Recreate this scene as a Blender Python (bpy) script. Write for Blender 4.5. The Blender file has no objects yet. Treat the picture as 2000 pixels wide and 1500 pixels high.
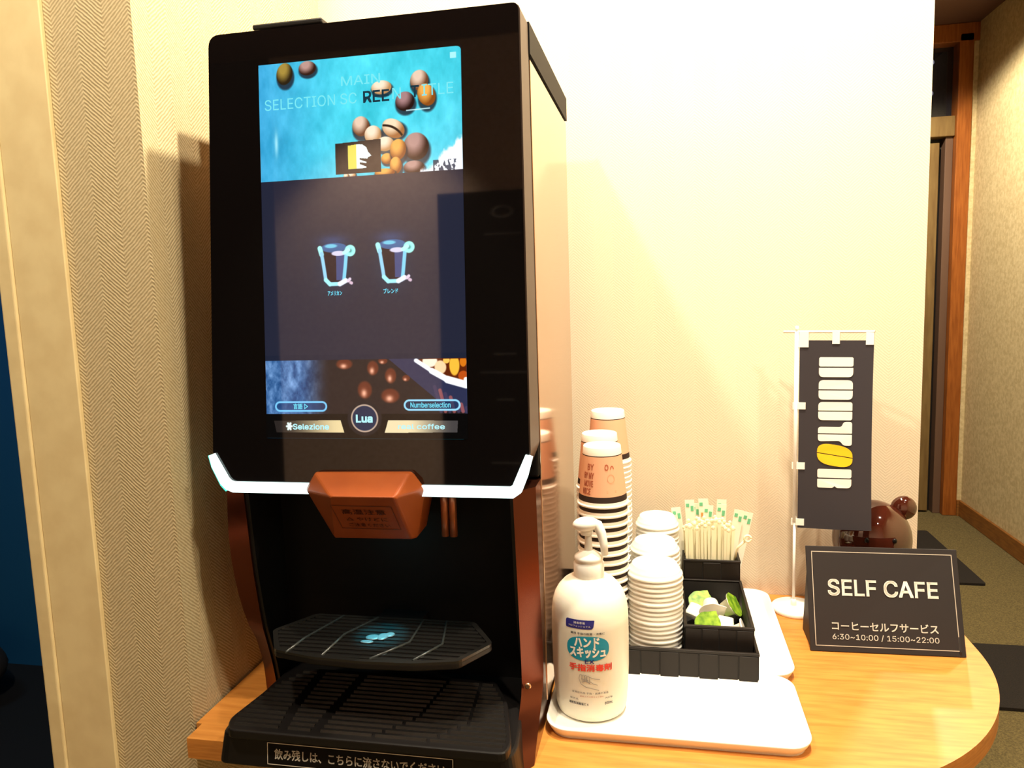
import bpy, math, random
import numpy as np
from mathutils import Vector, Matrix

C = bpy.context.scene.collection
SC = bpy.context.scene
rnd = random.Random(7)
PI = math.pi

# ------------------------------------------------------------------ camera
# world: +X along the machine's front, +Y into the room, Z = 0 is the table top (the floor is at -0.72)
cam_d = bpy.data.cameras.new('camera')
cam = bpy.data.objects.new('camera', cam_d); C.objects.link(cam)
cam_d.sensor_width = 36.0
cam_d.lens = 1454.3 / 2000 * 36.0
cam_d.clip_start = 0.02
right = Vector((0.9809, 0.1916, -0.0323)); fwd = Vector((-0.1941, 0.9738, -0.1188))
fwd.normalize(); right = (right - fwd * right.dot(fwd)).normalized(); up = right.cross(fwd)
M = Matrix((right, up, -fwd)).transposed().to_4x4(); M.translation = Vector((0, 0, 0.53))
cam.matrix_world = M
SC.camera = cam

# ------------------------------------------------------------------ world, exposure, lights
SC.view_settings.view_transform = 'Standard'
SC.view_settings.look = 'None'
SC.view_settings.gamma = 1.0
SC.view_settings.use_curve_mapping = False
SC.view_settings.exposure = 0.0
w = bpy.data.worlds.new('world'); SC.world = w; w.use_nodes = True
w.node_tree.nodes['Background'].inputs[0].default_value = (1.0, 0.8, 0.55, 1)
w.node_tree.nodes['Background'].inputs[1].default_value = 0.05

CEIL = 1.80
WARM = (1.0, 0.87, 0.66)
def spot(name, loc, watt, size=150, col=WARM, r=0.035, target=None, blend=0.6):
    d = bpy.data.lights.new(name, 'SPOT'); d.energy = watt; d.color = col
    d.spot_size = math.radians(size); d.spot_blend = blend; d.shadow_soft_size = r
    o = bpy.data.objects.new(name, d); C.objects.link(o); o.location = loc
    if target is not None:
        o.rotation_euler = (Vector(target) - Vector(loc)).to_track_quat('-Z', 'Y').to_euler()
    return o
def area(name, loc, watt, sx, sy, col=WARM, target=None):
    d = bpy.data.lights.new(name, 'AREA'); d.energy = watt; d.color = col; d.shape = 'RECTANGLE'; d.size = sx; d.size_y = sy
    o = bpy.data.objects.new(name, d); C.objects.link(o); o.location = loc
    if target is not None:
        o.rotation_euler = (Vector(target) - Vector(loc)).to_track_quat('-Z', 'Y').to_euler()
    return o
LAMPS = [((0.16, 0.93), 170, 150), ((0.16, 0.46), 80, 150), ((1.00, 0.15), 55, 150), ((-0.62, 0.22), 75, 140),
         ((0.9, -0.9), 12, 140)]
for (x, y), e, s in LAMPS:
    spot('downlight_lamp', (x, y, CEIL - 0.03), e, s)
spot('wall_washer_lamp', (-1.2, -1.15, CEIL - 0.03), 125, 80, target=(-1.25, -1.62, 0.2))  # unseen fill spot, added to brighten the wall that the door glass mirrors
for y in (2.35, 3.35): spot('corridor_lamp', (0.92, y, CEIL - 0.03), 110, 152, blend=0.25)
area('side_room_light', (-2.4, 1.35, 1.5), 5.0, 0.4, 0.4, (0.35, 0.7, 1.0), target=(-2.3, 2.1, 0.5))  # unseen area light, added to brighten the blue wall

# ------------------------------------------------------------------ materials
def mat(name, col, rough=0.5, metal=0.0, spec=0.5, emit=None, es=1.0, coat=0.0, trans=0.0, alpha=1.0, sss=0.0):
    m = bpy.data.materials.new(name); m.use_nodes = True
    b = m.node_tree.nodes['Principled BSDF']
    b.inputs['Base Color'].default_value = (*col, 1)
    b.inputs['Roughness'].default_value = rough
    b.inputs['Metallic'].default_value = metal
    b.inputs['Specular IOR Level'].default_value = spec
    if coat: b.inputs['Coat Weight'].default_value = coat; b.inputs['Coat Roughness'].default_value = 0.05
    if trans: b.inputs['Transmission Weight'].default_value = trans
    if alpha < 1: b.inputs['Alpha'].default_value = alpha
    if sss:
        b.inputs['Subsurface Weight'].default_value = sss; b.inputs['Subsurface Radius'].default_value = (.01, .008, .005)
        b.inputs['Subsurface Scale'].default_value = 1.0
    if emit is not None:
        b.inputs['Emission Color'].default_value = (*emit, 1); b.inputs['Emission Strength'].default_value = es
    return m
def sr(r, g, b):
    f = lambda c: (c / 255 / 12.92) if c / 255 <= 0.04045 else ((c / 255 + 0.055) / 1.055) ** 2.4
    return (f(r), f(g), f(b))
def N(m, t, **kw):
    n = m.node_tree.nodes.new(t)
    for k, v in kw.items(): setattr(n, k, v)
    return n
def L(m, a, b): m.node_tree.links.new(a, b)
def bsdf(m): return m.node_tree.nodes['Principled BSDF']
def math_n(m, op, a, b=None):
    n = N(m, 'ShaderNodeMath', operation=op)
    for i, v in enumerate((a, b)):
        if v is None: continue
        if isinstance(v, (int, float)): n.inputs[i].default_value = v
        else: L(m, v, n.inputs[i])
    return n.outputs[0]

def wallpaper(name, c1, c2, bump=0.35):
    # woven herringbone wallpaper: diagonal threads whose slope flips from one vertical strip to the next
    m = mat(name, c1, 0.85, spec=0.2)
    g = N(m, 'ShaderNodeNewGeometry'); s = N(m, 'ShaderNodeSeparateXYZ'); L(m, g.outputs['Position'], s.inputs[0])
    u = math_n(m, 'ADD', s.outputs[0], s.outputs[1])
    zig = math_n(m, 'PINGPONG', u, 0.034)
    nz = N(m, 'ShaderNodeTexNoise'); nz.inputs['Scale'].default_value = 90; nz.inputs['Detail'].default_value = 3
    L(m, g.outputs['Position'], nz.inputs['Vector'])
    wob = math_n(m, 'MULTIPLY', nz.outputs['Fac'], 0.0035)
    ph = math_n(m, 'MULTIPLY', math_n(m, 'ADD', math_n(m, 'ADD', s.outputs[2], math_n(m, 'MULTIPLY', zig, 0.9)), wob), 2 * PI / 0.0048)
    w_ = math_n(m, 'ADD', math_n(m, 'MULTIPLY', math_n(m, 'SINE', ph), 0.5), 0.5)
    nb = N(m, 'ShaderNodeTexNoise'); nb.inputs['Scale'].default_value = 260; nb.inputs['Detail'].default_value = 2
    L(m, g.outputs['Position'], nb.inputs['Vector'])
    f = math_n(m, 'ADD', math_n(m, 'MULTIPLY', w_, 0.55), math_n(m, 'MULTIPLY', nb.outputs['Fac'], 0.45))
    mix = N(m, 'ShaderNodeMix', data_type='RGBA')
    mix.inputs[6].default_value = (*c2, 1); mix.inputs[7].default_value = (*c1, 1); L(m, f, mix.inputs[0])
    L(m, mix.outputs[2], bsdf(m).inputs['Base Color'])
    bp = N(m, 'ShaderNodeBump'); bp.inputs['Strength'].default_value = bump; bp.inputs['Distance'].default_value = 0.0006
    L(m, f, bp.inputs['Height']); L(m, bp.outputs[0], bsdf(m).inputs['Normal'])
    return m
def noisy(name, c1, c2, scale, rough=0.8, bump=0.0, detail=4, stretch=(1, 1, 1), spec=0.3, metal=0.0, dist=0.001, coat=0.0):
    m = mat(name, c1, rough, metal, spec, coat=coat)
    g = N(m, 'ShaderNodeNewGeometry'); mp = N(m, 'ShaderNodeMapping'); mp.inputs['Scale'].default_value = stretch
    L(m, g.outputs['Position'], mp.inputs['Vector'])
    nz = N(m, 'ShaderNodeTexNoise'); nz.inputs['Scale'].default_value = scale; nz.inputs['Detail'].default_value = detail
    L(m, mp.outputs[0], nz.inputs['Vector'])
    r = N(m, 'ShaderNodeValToRGB'); r.color_ramp.elements[0].position = 0.35; r.color_ramp.elements[1].position = 0.65
    r.color_ramp.elements[0].color = (*c1, 1); r.color_ramp.elements[1].color = (*c2, 1)
    L(m, nz.outputs['Fac'], r.inputs[0]); L(m, r.outputs[0], bsdf(m).inputs['Base Color'])
    if bump:
        bp = N(m, 'ShaderNodeBump'); bp.inputs['Strength'].default_value = bump; bp.inputs['Distance'].default_value = dist
        L(m, nz.outputs['Fac'], bp.inputs['Height']); L(m, bp.outputs[0], bsdf(m).inputs['Normal'])
    return m

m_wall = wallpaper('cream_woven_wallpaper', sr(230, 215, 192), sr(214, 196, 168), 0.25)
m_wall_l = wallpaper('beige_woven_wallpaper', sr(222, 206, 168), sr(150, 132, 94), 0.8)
m_hall = noisy('hall_wallpaper', sr(222, 204, 160), sr(200, 180, 135), 60, 0.85)
m_casing = noisy('cream_painted_wood', sr(226, 208, 160), sr(218, 198, 150), 30, 0.45, spec=0.4)
m_ceil = mat('ceiling_paint', sr(104, 74, 64), 0.9)
m_floor = noisy('olive_carpet', sr(118, 104, 66), sr(86, 76, 48), 220, 0.95, 0.4, dist=0.003)
m_mat = noisy('black_floor_mat', sr(44, 38, 34), sr(30, 27, 26), 300, 0.95, 0.4, dist=0.002)
m_wood = noisy('oak_laminate', sr(204, 136, 62), sr(184, 116, 48), 9, 0.42, stretch=(1.6, 14, 14), detail=8, spec=0.4, coat=0.12)
m_wood_edge = noisy('oak_laminate_edge', sr(194, 128, 58), sr(174, 108, 44), 12, 0.42, stretch=(2, 2, 30), detail=6, spec=0.4)
m_orange = noisy('orange_varnished_wood', sr(164, 96, 40), sr(138, 76, 28), 8, 0.4, stretch=(12, 12, 1), detail=6)
m_base = noisy('brown_baseboard_wood', sr(150, 98, 44), sr(126, 80, 36), 8, 0.5, stretch=(2, 2, 14), detail=6)
m_doorleaf = noisy('brown_door_veneer', sr(132, 108, 66), sr(112, 88, 52), 5, 0.5, stretch=(8, 8, 1), detail=6)
m_dark = mat('dark_gap', sr(24, 18, 14), 0.7)
m_blue = mat('blue_wall_paint', sr(10, 90, 140), 0.7)
m_darkfloor = mat('dark_floor', sr(14, 12, 14), 0.8)
m_gloss = mat('black_glass', (0.004, 0.003, 0.003), 0.03, spec=0.8)
m_black = mat('black_plastic', (0.006, 0.005, 0.005), 0.38, spec=0.3)
m_blackmat = mat('matte_black_plastic', (0.004, 0.0035, 0.0035), 0.6, spec=0.15)
m_slat = mat('glossy_black_slat', (0.012, 0.011, 0.010), 0.25, spec=0.5)
m_frame = mat('bronze_dark_frame', sr(64, 47, 38), 0.45, metal=0.0)
m_copper = noisy('brushed_copper', sr(206, 172, 146), sr(200, 165, 138), 3, 0.10, metal=0.9, stretch=(1, 1, 1))
m_col = mat('copper_column', sr(98, 52, 38), 0.2, metal=0.9)
m_spout = noisy('orange_copper_plastic', sr(150, 74, 32), sr(142, 68, 28), 30, 0.42, metal=0.1)
m_nozzle = mat('copper_nozzle', sr(170, 100, 66), 0.3, metal=0.6)
m_white = mat('white_plastic', (0.86, 0.84, 0.78), 0.35)
m_tray = mat('white_tray_plastic', (0.88, 0.86, 0.80), 0.3)
m_lid = mat('white_lid_plastic', (0.88, 0.86, 0.80), 0.4, sss=0.1)
m_text_w = mat('white_print', (0.85, 0.82, 0.74), 0.6)
m_text_k = mat('dark_print', sr(60, 58, 66), 0.6)
m_text_r = mat('red_print', sr(226, 62, 44), 0.6)
m_text_p = mat('brown_print', sr(176, 92, 62), 0.6)
m_text_s = mat('embossed_print', sr(84, 38, 18), 0.6)
m_navy = mat('navy_print', sr(40, 40, 122), 0.5)
m_teal = mat('teal_print', sr(12, 138, 168), 0.5)
m_bear = mat('glossy_brown_ceramic', sr(66, 26, 16), 0.06, spec=0.8, coat=0.5)
m_flag = mat('charcoal_flag_cloth', sr(56, 52, 56), 0.85, spec=0.2)
m_sign = mat('charcoal_sign_board', sr(44, 40, 40), 0.55, spec=0.2)
m_yellow = mat('yellow_print', sr(240, 190, 20), 0.6)
m_basket = mat('black_woven_strap', sr(26, 20, 17), 0.5, spec=0.3)
m_basket_in = mat('black_basket_core', sr(22, 18, 16), 0.7)
m_stick = mat('cream_stirrer_plastic', sr(246, 240, 206), 0.5)
m_packet = mat('white_sachet_paper', sr(244, 240, 222), 0.4)
m_green = mat('green_print', sr(110, 196, 150), 0.5)
m_creamer = mat('white_creamer_plastic', sr(240, 234, 222), 0.4)
m_foil = noisy('green_foil_lid', sr(150, 184, 52), sr(84, 128, 30), 120, 0.35)
m_cupband = mat('dark_brown_cup_band', sr(34, 14, 6), 0.7)
m_cupwhite = mat('white_cup_paper', (0.86, 0.82, 0.74), 0.55)
m_cupbody = mat('kraft_pink_cup_print', sr(226, 172, 138), 0.6)

# bottle: milky plastic, a little darker below the liquid level
m_bottle = mat('milky_bottle_plastic', sr(240, 236, 220), 0.35, sss=0.2)
g = N(m_bottle, 'ShaderNodeNewGeometry'); s_ = N(m_bottle, 'ShaderNodeSeparateXYZ'); L(m_bottle, g.outputs['Position'], s_.inputs[0])
r_ = N(m_bottle, 'ShaderNodeValToRGB'); r_.color_ramp.elements[0].position = 0.496; r_.color_ramp.elements[1].position = 0.504
r_.color_ramp.elements[0].color = (*sr(220, 215, 198), 1); r_.color_ramp.elements[1].color = (*sr(240, 236, 222), 1)
L(m_bottle, math_n(m_bottle, 'ADD', s_.outputs[2], 0.5 - 0.128), r_.inputs[0]); L(m_bottle, r_.outputs[0], bsdf(m_bottle).inputs['Base Color'])

def emis(name, col, st=1.0):
    m = mat(name, (0, 0, 0), 0.3, spec=0.3, emit=col, es=st); return m
m_led = emis('white_led_light', (0.8, 1.0, 0.95), 2.2)
m_fringe_teal = emis('teal_led_light', (0.10, 0.85, 0.62), 1.3)
m_led_spout = emis('cyan_spout_light', (0.25, 0.9, 1.0), 30)
m_transom_glint = emis('warm_lamp_glass', (1.0, 0.9, 0.7), 3.0)  # glow standing in for lamp reflections in the transom glass

# ------------------------------------------------------------------ mesh helpers
class MB:
    def __init__(s): s.v = []; s.f = []; s.sm = []; s.mi = []
    def add(s, vs, fs, smooth=False, mi=0):
        o = len(s.v); s.v += [tuple(v) for v in vs]
        for f in fs: s.f.append(tuple(i + o for i in f)); s.sm.append(smooth); s.mi.append(mi)
        return s
    def box(s, x0, x1, y0, y1, z0, z1, mi=0):
        vs = [(x, y, z) for x in (x0, x1) for y in (y0, y1) for z in (z0, z1)]
        return s.add(vs, [(0, 1, 3, 2), (4, 6, 7, 5), (0, 4, 5, 1), (2, 3, 7, 6), (0, 2, 6, 4), (1, 5, 7, 3)], False, mi)
    def prism(s, poly, fa, fb, mi=0, smooth=False):
        # poly: list of (a, b); fa / fb map (a, b) to 3-D points on the two caps
        n = len(poly); vs = [fa(*p) for p in poly] + [fb(*p) for p in poly]
        s.add(vs, [tuple(range(n))[::-1], tuple(range(n, 2 * n))], False, mi)
        o = len(s.v) - 2 * n
        for i in range(n):
            j = (i + 1) % n; s.f.append((o + i, o + j, o + n + j, o + n + i)); s.sm.append(smooth); s.mi.append(mi)
        return s
    def lathe(s, prof, n=32, c=(0, 0, 0), smooth=True, mi=None, cap=True, M=None):
        vs = []
        for r, z in prof:
            for k in range(n):
                a = 2 * PI * k / n; vs.append((r * math.cos(a), r * math.sin(a), z))
        if M is not None: vs = [tuple(M @ Vector(v)) for v in vs]
        vs = [(v[0] + c[0], v[1] + c[1], v[2] + c[2]) for v in vs]
        o = len(s.v); s.v += vs
        for i in range(len(prof) - 1):
            for k in range(n):
                k2 = (k + 1) % n
                s.f.append((o + i * n + k, o + i * n + k2, o + (i + 1) * n + k2, o + (i + 1) * n + k)); s.sm.append(smooth)
                s.mi.append(mi[i] if mi else 0)
        if cap:
            s.f.append(tuple(o + k for k in range(n))[::-1]); s.sm.append(False); s.mi.append(mi[0] if mi else 0)
            e = o + (len(prof) - 1) * n
            s.f.append(tuple(e + k for k in range(n))); s.sm.append(False); s.mi.append(mi[-1] if mi else 0)
        return s
    def tube(s, pts, r, n=10, mi=0, cap=True):
        pts = [Vector(p) for p in pts]; rs = r if isinstance(r, (list, tuple)) else [r] * len(pts)
        o = len(s.v); prev = None
        for i, p in enumerate(pts):
            t = (pts[min(i + 1, len(pts) - 1)] - pts[max(i - 1, 0)]).normalized()
            if prev is None:
                a = Vector((0, 0, 1)) if abs(t.z) < 0.9 else Vector((1, 0, 0)); u = t.cross(a).normalized()
            else: u = (prev - t * prev.dot(t)).normalized()
            prev = u; v = t.cross(u)
            for k in range(n):
                q = 2 * PI * k / n; s.v.append(tuple(p + (u * math.cos(q) + v * math.sin(q)) * rs[i]))
        for i in range(len(pts) - 1):
            for k in range(n):
                k2 = (k + 1) % n; s.f.append((o + i * n + k, o + i * n + k2, o + (i + 1) * n + k2, o + (i + 1) * n + k)); s.sm.append(True); s.mi.append(mi)
        if cap:
            s.f.append(tuple(o + k for k in range(n))[::-1]); s.f.append(tuple(o + (len(pts) - 1) * n + k for k in range(n))); s.sm += [False] * 2; s.mi += [mi] * 2
        return s
    def ellipsoid(s, c, r, n=28, m=16, mi=0, M=None):
        o = len(s.v)
        for i in range(m + 1):
            th = PI * i / m
            for k in range(n):
                ph = 2 * PI * k / n
                v = Vector((r[0] * math.sin(th) * math.cos(ph), r[1] * math.sin(th) * math.sin(ph), r[2] * math.cos(th)))
                if M is not None: v = M @ v
                s.v.append((v.x + c[0], v.y + c[1], v.z + c[2]))
        for i in range(m):
            for k in range(n):
                k2 = (k + 1) % n; s.f.append((o + i * n + k, o + (i + 1) * n + k, o + (i + 1) * n + k2, o + i * n + k2)); s.sm.append(True); s.mi.append(mi)
        return s
    def hull(s, pts, mi=0):
        import bmesh
        bm = bmesh.new()
        for p in pts: bm.verts.new(p)
        bmesh.ops.convex_hull(bm, input=bm.verts)
        bm.verts.ensure_lookup_table(); bm.verts.index_update()
        s.add([v.co[:] for v in bm.verts], [[v.index for v in f.verts] for f in bm.faces], False, mi); bm.free()
        return s
    def build(s, name, mats, parent=None, bevel=0, loc=None, fix=True):
        me = bpy.data.meshes.new(name); me.from_pydata(s.v, [], s.f)
        mats = mats if isinstance(mats, (list, tuple)) else [mats]
        for m in mats: me.materials.append(m)
        me.polygons.foreach_set('use_smooth', s.sm); me.polygons.foreach_set('material_index', s.mi)
        me.update()
        if fix:
            import bmesh
            bm = bmesh.new(); bm.from_mesh(me); bmesh.ops.recalc_face_normals(bm, faces=bm.faces); bm.to_mesh(me); bm.free()
        o = bpy.data.objects.new(name, me); C.objects.link(o)
        if bevel:
            b = o.modifiers.new('bevel', 'BEVEL'); b.width = bevel; b.segments = 3; b.limit_method = 'ANGLE'; b.angle_limit = math.radians(35)
            b.harden_normals = False
        if parent: put(o, parent)
        if loc: o.location = loc
        return o
def put(o, parent):
    # children are modelled in world coordinates; keep them there under an Empty that stands at its thing's base
    o.parent = parent
    root = parent
    off = Vector((0, 0, 0))
    while root is not None: off += root.location; root = root.parent
    o.location = -off
    return o
def thing(name, label, cat, loc=(0, 0, 0), group=None):
    o = bpy.data.objects.new(name, None); C.objects.link(o); o.location = loc; o.empty_display_size = 0.02
    o['label'] = label; o['category'] = cat
    if group: o['group'] = group
    return o
def tag(o, label, cat, group=None):
    o['label'] = label; o['category'] = cat
    if group: o['group'] = group
    return o
def struct(o): o['kind'] = 'structure'; return o
def rebase(o, p):
    # move a mesh object's origin to p without moving its geometry
    o.data.transform(Matrix.Translation(-Vector(p))); o.location = p; return o
def rrect(x0, x1, y0, y1, r, n=6):
    pts = []
    for cx, cy, a0 in ((x1 - r, y1 - r, 0), (x0 + r, y1 - r, 90), (x0 + r, y0 + r, 180), (x1 - r, y0 + r, 270)):
        for k in range(n + 1):
            a = math.radians(a0 + 90 * k / n); pts.append((cx + r * math.cos(a), cy + r * math.sin(a)))
    return pts
def round_poly(pts, r, n=5):
    out = []; m = len(pts)
    for i in range(m):
        p = Vector(pts[i]); a = Vector(pts[i - 1]); b = Vector(pts[(i + 1) % m])
        rr = r[i] if isinstance(r, (list, tuple)) else r
        da = (a - p); db = (b - p); ra = min(rr, da.length * 0.48, db.length * 0.48)
        if ra < 1e-6: out.append(tuple(p)); continue
        p0 = p + da.normalized() * ra; p1 = p + db.normalized() * ra
        for k in range(n + 1):
            t = k / n; q = p0 * (1 - t) ** 2 + p * 2 * t * (1 - t) + p1 * t * t; out.append(tuple(q))
    return out

try:
    import os
    SANS = bpy.data.fonts.load(os.path.join(bpy.utils.resource_path('LOCAL'), 'datafiles', 'fonts', 'Inter.woff2'))   # Blender's own interface font
except Exception:
    SANS = None
def cut_columns(v, f, step):
    # slice a flat mesh into narrow vertical columns so that it can wrap round a cylinder
    import bmesh
    bm = bmesh.new(); vv = [bm.verts.new((a, c, 0)) for a, c in v]
    for p in f:
        try: bm.faces.new([vv[i] for i in p])
        except ValueError: pass
    xs = [p[0] for p in v]; x = min(xs) + step
    while x < max(xs):
        bmesh.ops.bisect_plane(bm, geom=bm.verts[:] + bm.edges[:] + bm.faces[:], plane_co=(x, 0, 0), plane_no=(1, 0, 0)); x += step
    bm.verts.index_update(); o = ([tuple(q.co[:2]) for q in bm.verts], [tuple(q.index for q in p.verts) for p in bm.faces]); bm.free(); return o
def text_mesh(txt, size, bold=0.0, align='CENTER', spacing=1.0):
    cu = bpy.data.curves.new('print', 'FONT'); cu.body = txt; cu.size = size; cu.align_x = align; cu.align_y = 'CENTER'
    cu.space_character = spacing; cu.resolution_u = 3
    if SANS is not None and max(ord(ch) for ch in txt) < 0x250: cu.font = SANS
    o = bpy.data.objects.new('print', cu); C.objects.link(o)
    bpy.context.view_layer.update()
    me = bpy.data.meshes.new_from_object(o.evaluated_get(bpy.context.evaluated_depsgraph_get()))
    bpy.data.objects.remove(o); bpy.data.curves.remove(cu)
    v = [tuple(x.co[:2]) for x in me.vertices]; f = [tuple(p.vertices) for p in me.polygons]
    bpy.data.meshes.remove(me)
    return v, f
def text_to(name, txt, size, fn, m, parent, bold=0.0, align='CENTER', spacing=1.0, width=None, height=None, wrap=0):
    v, f = text_mesh(txt, size, bold, align, spacing)
    if not v: return None
    xs = [p[0] for p in v]; ys = [p[1] for p in v]
    sx = width / (max(xs) - min(xs)) if width else 1.0
    sy = height / (max(ys) - min(ys)) if height else 1.0
    cx = (max(xs) + min(xs)) / 2 if align == 'CENTER' else 0; cy = (max(ys) + min(ys)) / 2
    v = [((p[0] - cx) * sx, (p[1] - cy) * sy) for p in v]
    if wrap: v, f = cut_columns(v, f, wrap)
    b = MB(); k_ = bold * (height or size) * 0.8
    for ax, ay in (((0, 0),) if bold <= 0 else ((-k_, -k_), (k_, -k_), (-k_, k_), (k_, k_), (0, 0))):
        b.add([fn(p[0] + ax, p[1] + ay) for p in v], f)
    return b.build(name, m, parent, fix=False)

def copy_thing(o, loc, label=None, rot=None):
    c = o.copy(); C.objects.link(c); c.location = loc
    if rot is not None: c.rotation_euler = rot
    if label: c['label'] = label
    for ch in list(o.children):
        d = ch.copy(); C.objects.link(d); d.parent = c
    return c

# ------------------------------------------------------------------ the room
WY = 1.30      # face of the partition behind the table
WLX = -0.587   # left side wall of the niche
FZ = -0.72
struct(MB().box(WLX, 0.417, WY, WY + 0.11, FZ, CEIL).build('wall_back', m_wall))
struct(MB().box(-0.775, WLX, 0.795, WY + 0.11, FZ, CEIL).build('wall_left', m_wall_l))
struct(MB().box(-4.2, 1.68, -1.75, 4.55, FZ - 0.06, FZ).build('floor', m_floor))
struct(MB().box(-4.2, 1.68, -1.75, 4.55, CEIL, CEIL + 0.06).build('ceiling', m_ceil))
struct(MB().box(1.576, 1.68, -1.75, 4.45, FZ, CEIL).build('wall_right', m_hall))
struct(MB().box(-4.2, -1.75, -1.75, -1.62, FZ, CEIL).add([], []).build('wall_behind_left', m_dark))
struct(MB().box(-1.75, 1.68, -1.75, -1.62, FZ, CEIL).build('wall_behind', noisy('rose_beige_wallpaper', sr(222, 190, 172), sr(206, 172, 154), 60, 0.85)))
struct(MB().box(-4.3, -4.2, -1.75, 4.55, FZ, CEIL).build('wall_far_left', m_dark))
struct(MB().box(-4.2, -0.60, 2.12, 2.22, FZ, CEIL).build('wall_side_room', m_blue))
struct(MB().box(-0.775, -0.60, 1.41, 2.12, FZ, CEIL).build('wall_side_room_right', m_dark))
struct(MB().box(-4.2, -0.80, 0.86, 2.12, FZ, FZ + 0.004).build('floor_side_room', m_darkfloor))
# cream door casing at the far left: a broad flat board and a narrower stepped edge
b = MB().box(-0.775, -0.7015, 0.7885, 0.795, FZ, CEIL)
struct(b.build('trim_1', m_casing, bevel=0.0015))
b = MB().box(-0.797, -0.775, 0.786, 0.90, FZ, CEIL)
struct(b.build('trim_2', m_casing, bevel=0.003))
# corridor beyond the partition: door with transom, orange jamb, baseboard
EY = 4.30
struct(MB().box(1.552, 1.68, EY - 0.04, EY + 0.15, FZ, CEIL).build('wall_end_right', m_hall))
struct(MB().box(-0.60, 0.50, EY, EY + 0.15, FZ, CEIL).build('wall_end_left', m_hall))
struct(MB().box(1.485, 1.552, EY - 0.05, EY + 0.12, FZ, CEIL - 0.05).build('trim_3', m_orange, bevel=0.004))
struct(MB().box(0.50, 1.60, EY - 0.05, EY + 0.12, CEIL - 0.09, CEIL - 0.001).build('trim_4', m_orange, bevel=0.004))
struct(MB().box(0.50, 1.485, EY - 0.03, EY + 0.10, 1.26, 1.36).build('trim_5', m_doorleaf, bevel=0.004))
win = struct(MB().box(0.50, 1.485, EY + 0.03, EY + 0.036, 1.36, CEIL - 0.09).build('window_1', mat('dark_transom_glass', sr(90, 96, 120), 0.02, trans=0.9)))
d = struct(MB().box(0.55, 1.425, EY + 0.0, EY + 0.04, FZ + 0.01, 1.235).build('door_1', m_doorleaf, bevel=0.004))
struct(MB().box(0.50, 1.485, EY + 0.05, EY + 0.07, FZ, 1.26).build('trim_6', m_dark))
struct(MB().box(1.448, 1.485, EY - 0.01, EY + 0.05, FZ, 1.26).build('trim_7', mat('door_frame_paint', sr(104, 78, 62), 0.5), bevel=0.003))
hd = MB().tube([(0.66, EY - 0.005, 0.22), (0.66, EY - 0.05, 0.22), (0.66, EY - 0.05, 0.44), (0.66, EY - 0.005, 0.44)], 0.009)
hd.build('door_handle', m_frame, d)
struct(MB().box(0.5, 1.6, EY + 0.15, EY + 0.2, FZ, CEIL).build('wall_beyond_door', mat('room_beyond_paint', sr(120, 108, 92), 0.8)))
for i, zz in enumerate((1.655, 1.50)):
    o = MB().ellipsoid((1.39, EY + 0.085, zz), (0.022, 0.02, 0.018)).build('wall_lamp', m_transom_glint)  # glowing blob added to imitate a lamp's reflection in the glass
    tag(rebase(o, (1.39, EY + 0.085, zz)), ['small glowing lamp behind the transom glass, the upper one', 'small glowing lamp behind the transom glass, the lower one'][i], 'lamp', 'lamps behind the transom')
b = MB().box(1.562, 1.576, -1.6, EY - 0.04, FZ, FZ + 0.085); struct(b.build('baseboard_right', m_base, bevel=0.003))
b = MB().box(1.552, 1.562, EY - 0.054, EY - 0.04, FZ, FZ + 0.085); struct(b.build('baseboard_end', m_base))
tag(rebase(MB().prism(rrect(0.3, 1.55, 2.273, 2.69, 0.01), lambda a, c: (a, c, FZ), lambda a, c: (a, c, FZ + 0.01)).build('floor_mat', m_mat), (0.9, 2.48, FZ)),
    'long dark floor mat crossing the corridor beside the table', 'mat')
tag(rebase(MB().prism(rrect(0.6, 1.31, 3.25, 3.945, 0.01), lambda a, c: (a, c, FZ), lambda a, c: (a, c, FZ + 0.01)).build('floor_mat', m_mat), (0.95, 3.6, FZ)),
    'dark floor mat farther down the corridor, before the brown door', 'mat')
# ceiling downlight fixtures, plus an added one for the fill behind the camera
for i, ((x, y), e, s) in enumerate(LAMPS + [((-1.2, -1.15), 0, 0), ((0.92, 2.35), 0, 0), ((0.92, 3.35), 0, 0)]):
    t = thing('downlight', ['round ceiling downlight above the white trays', 'round ceiling downlight in front of the coffee machine', 'round ceiling downlight near the right wall',
              'round ceiling downlight in front of the left wall', 'round ceiling downlight behind the camera on the right', 'round ceiling downlight washing the wall behind the camera', 'nearer round ceiling downlight in the corridor', 'farther round ceiling downlight in the corridor'][i], 'lamp', (x, y, CEIL), 'ceiling downlights')
    MB().lathe([(0.052, CEIL - 0.004), (0.052, CEIL), (0.045, CEIL), (0.045, CEIL - 0.004), (0.052, CEIL - 0.004)], 28, (x, y, 0), cap=False).build('trim_ring', m_white, t)
# the side room at the far left
t = thing('duffel_bag', 'dark rounded bag on the floor of the blue room at far left', 'bag', (-2.42, 1.88, FZ))
MB().ellipsoid((-2.42, 1.88, FZ + 0.118), (0.36, 0.15, 0.116)).build('bag_body', mat('dark_bag_cloth', sr(34, 30, 32), 0.9), t)
for dy in (-0.05, 0.05):
    MB().tube([(-2.42 + 0.14 * math.cos(a), 1.88 + dy, FZ + 0.215 + 0.06 * math.sin(a)) for a in [PI * q / 10 for q in range(11)]], 0.009, 8).build('bag_handle', m_blackmat, t)
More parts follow.
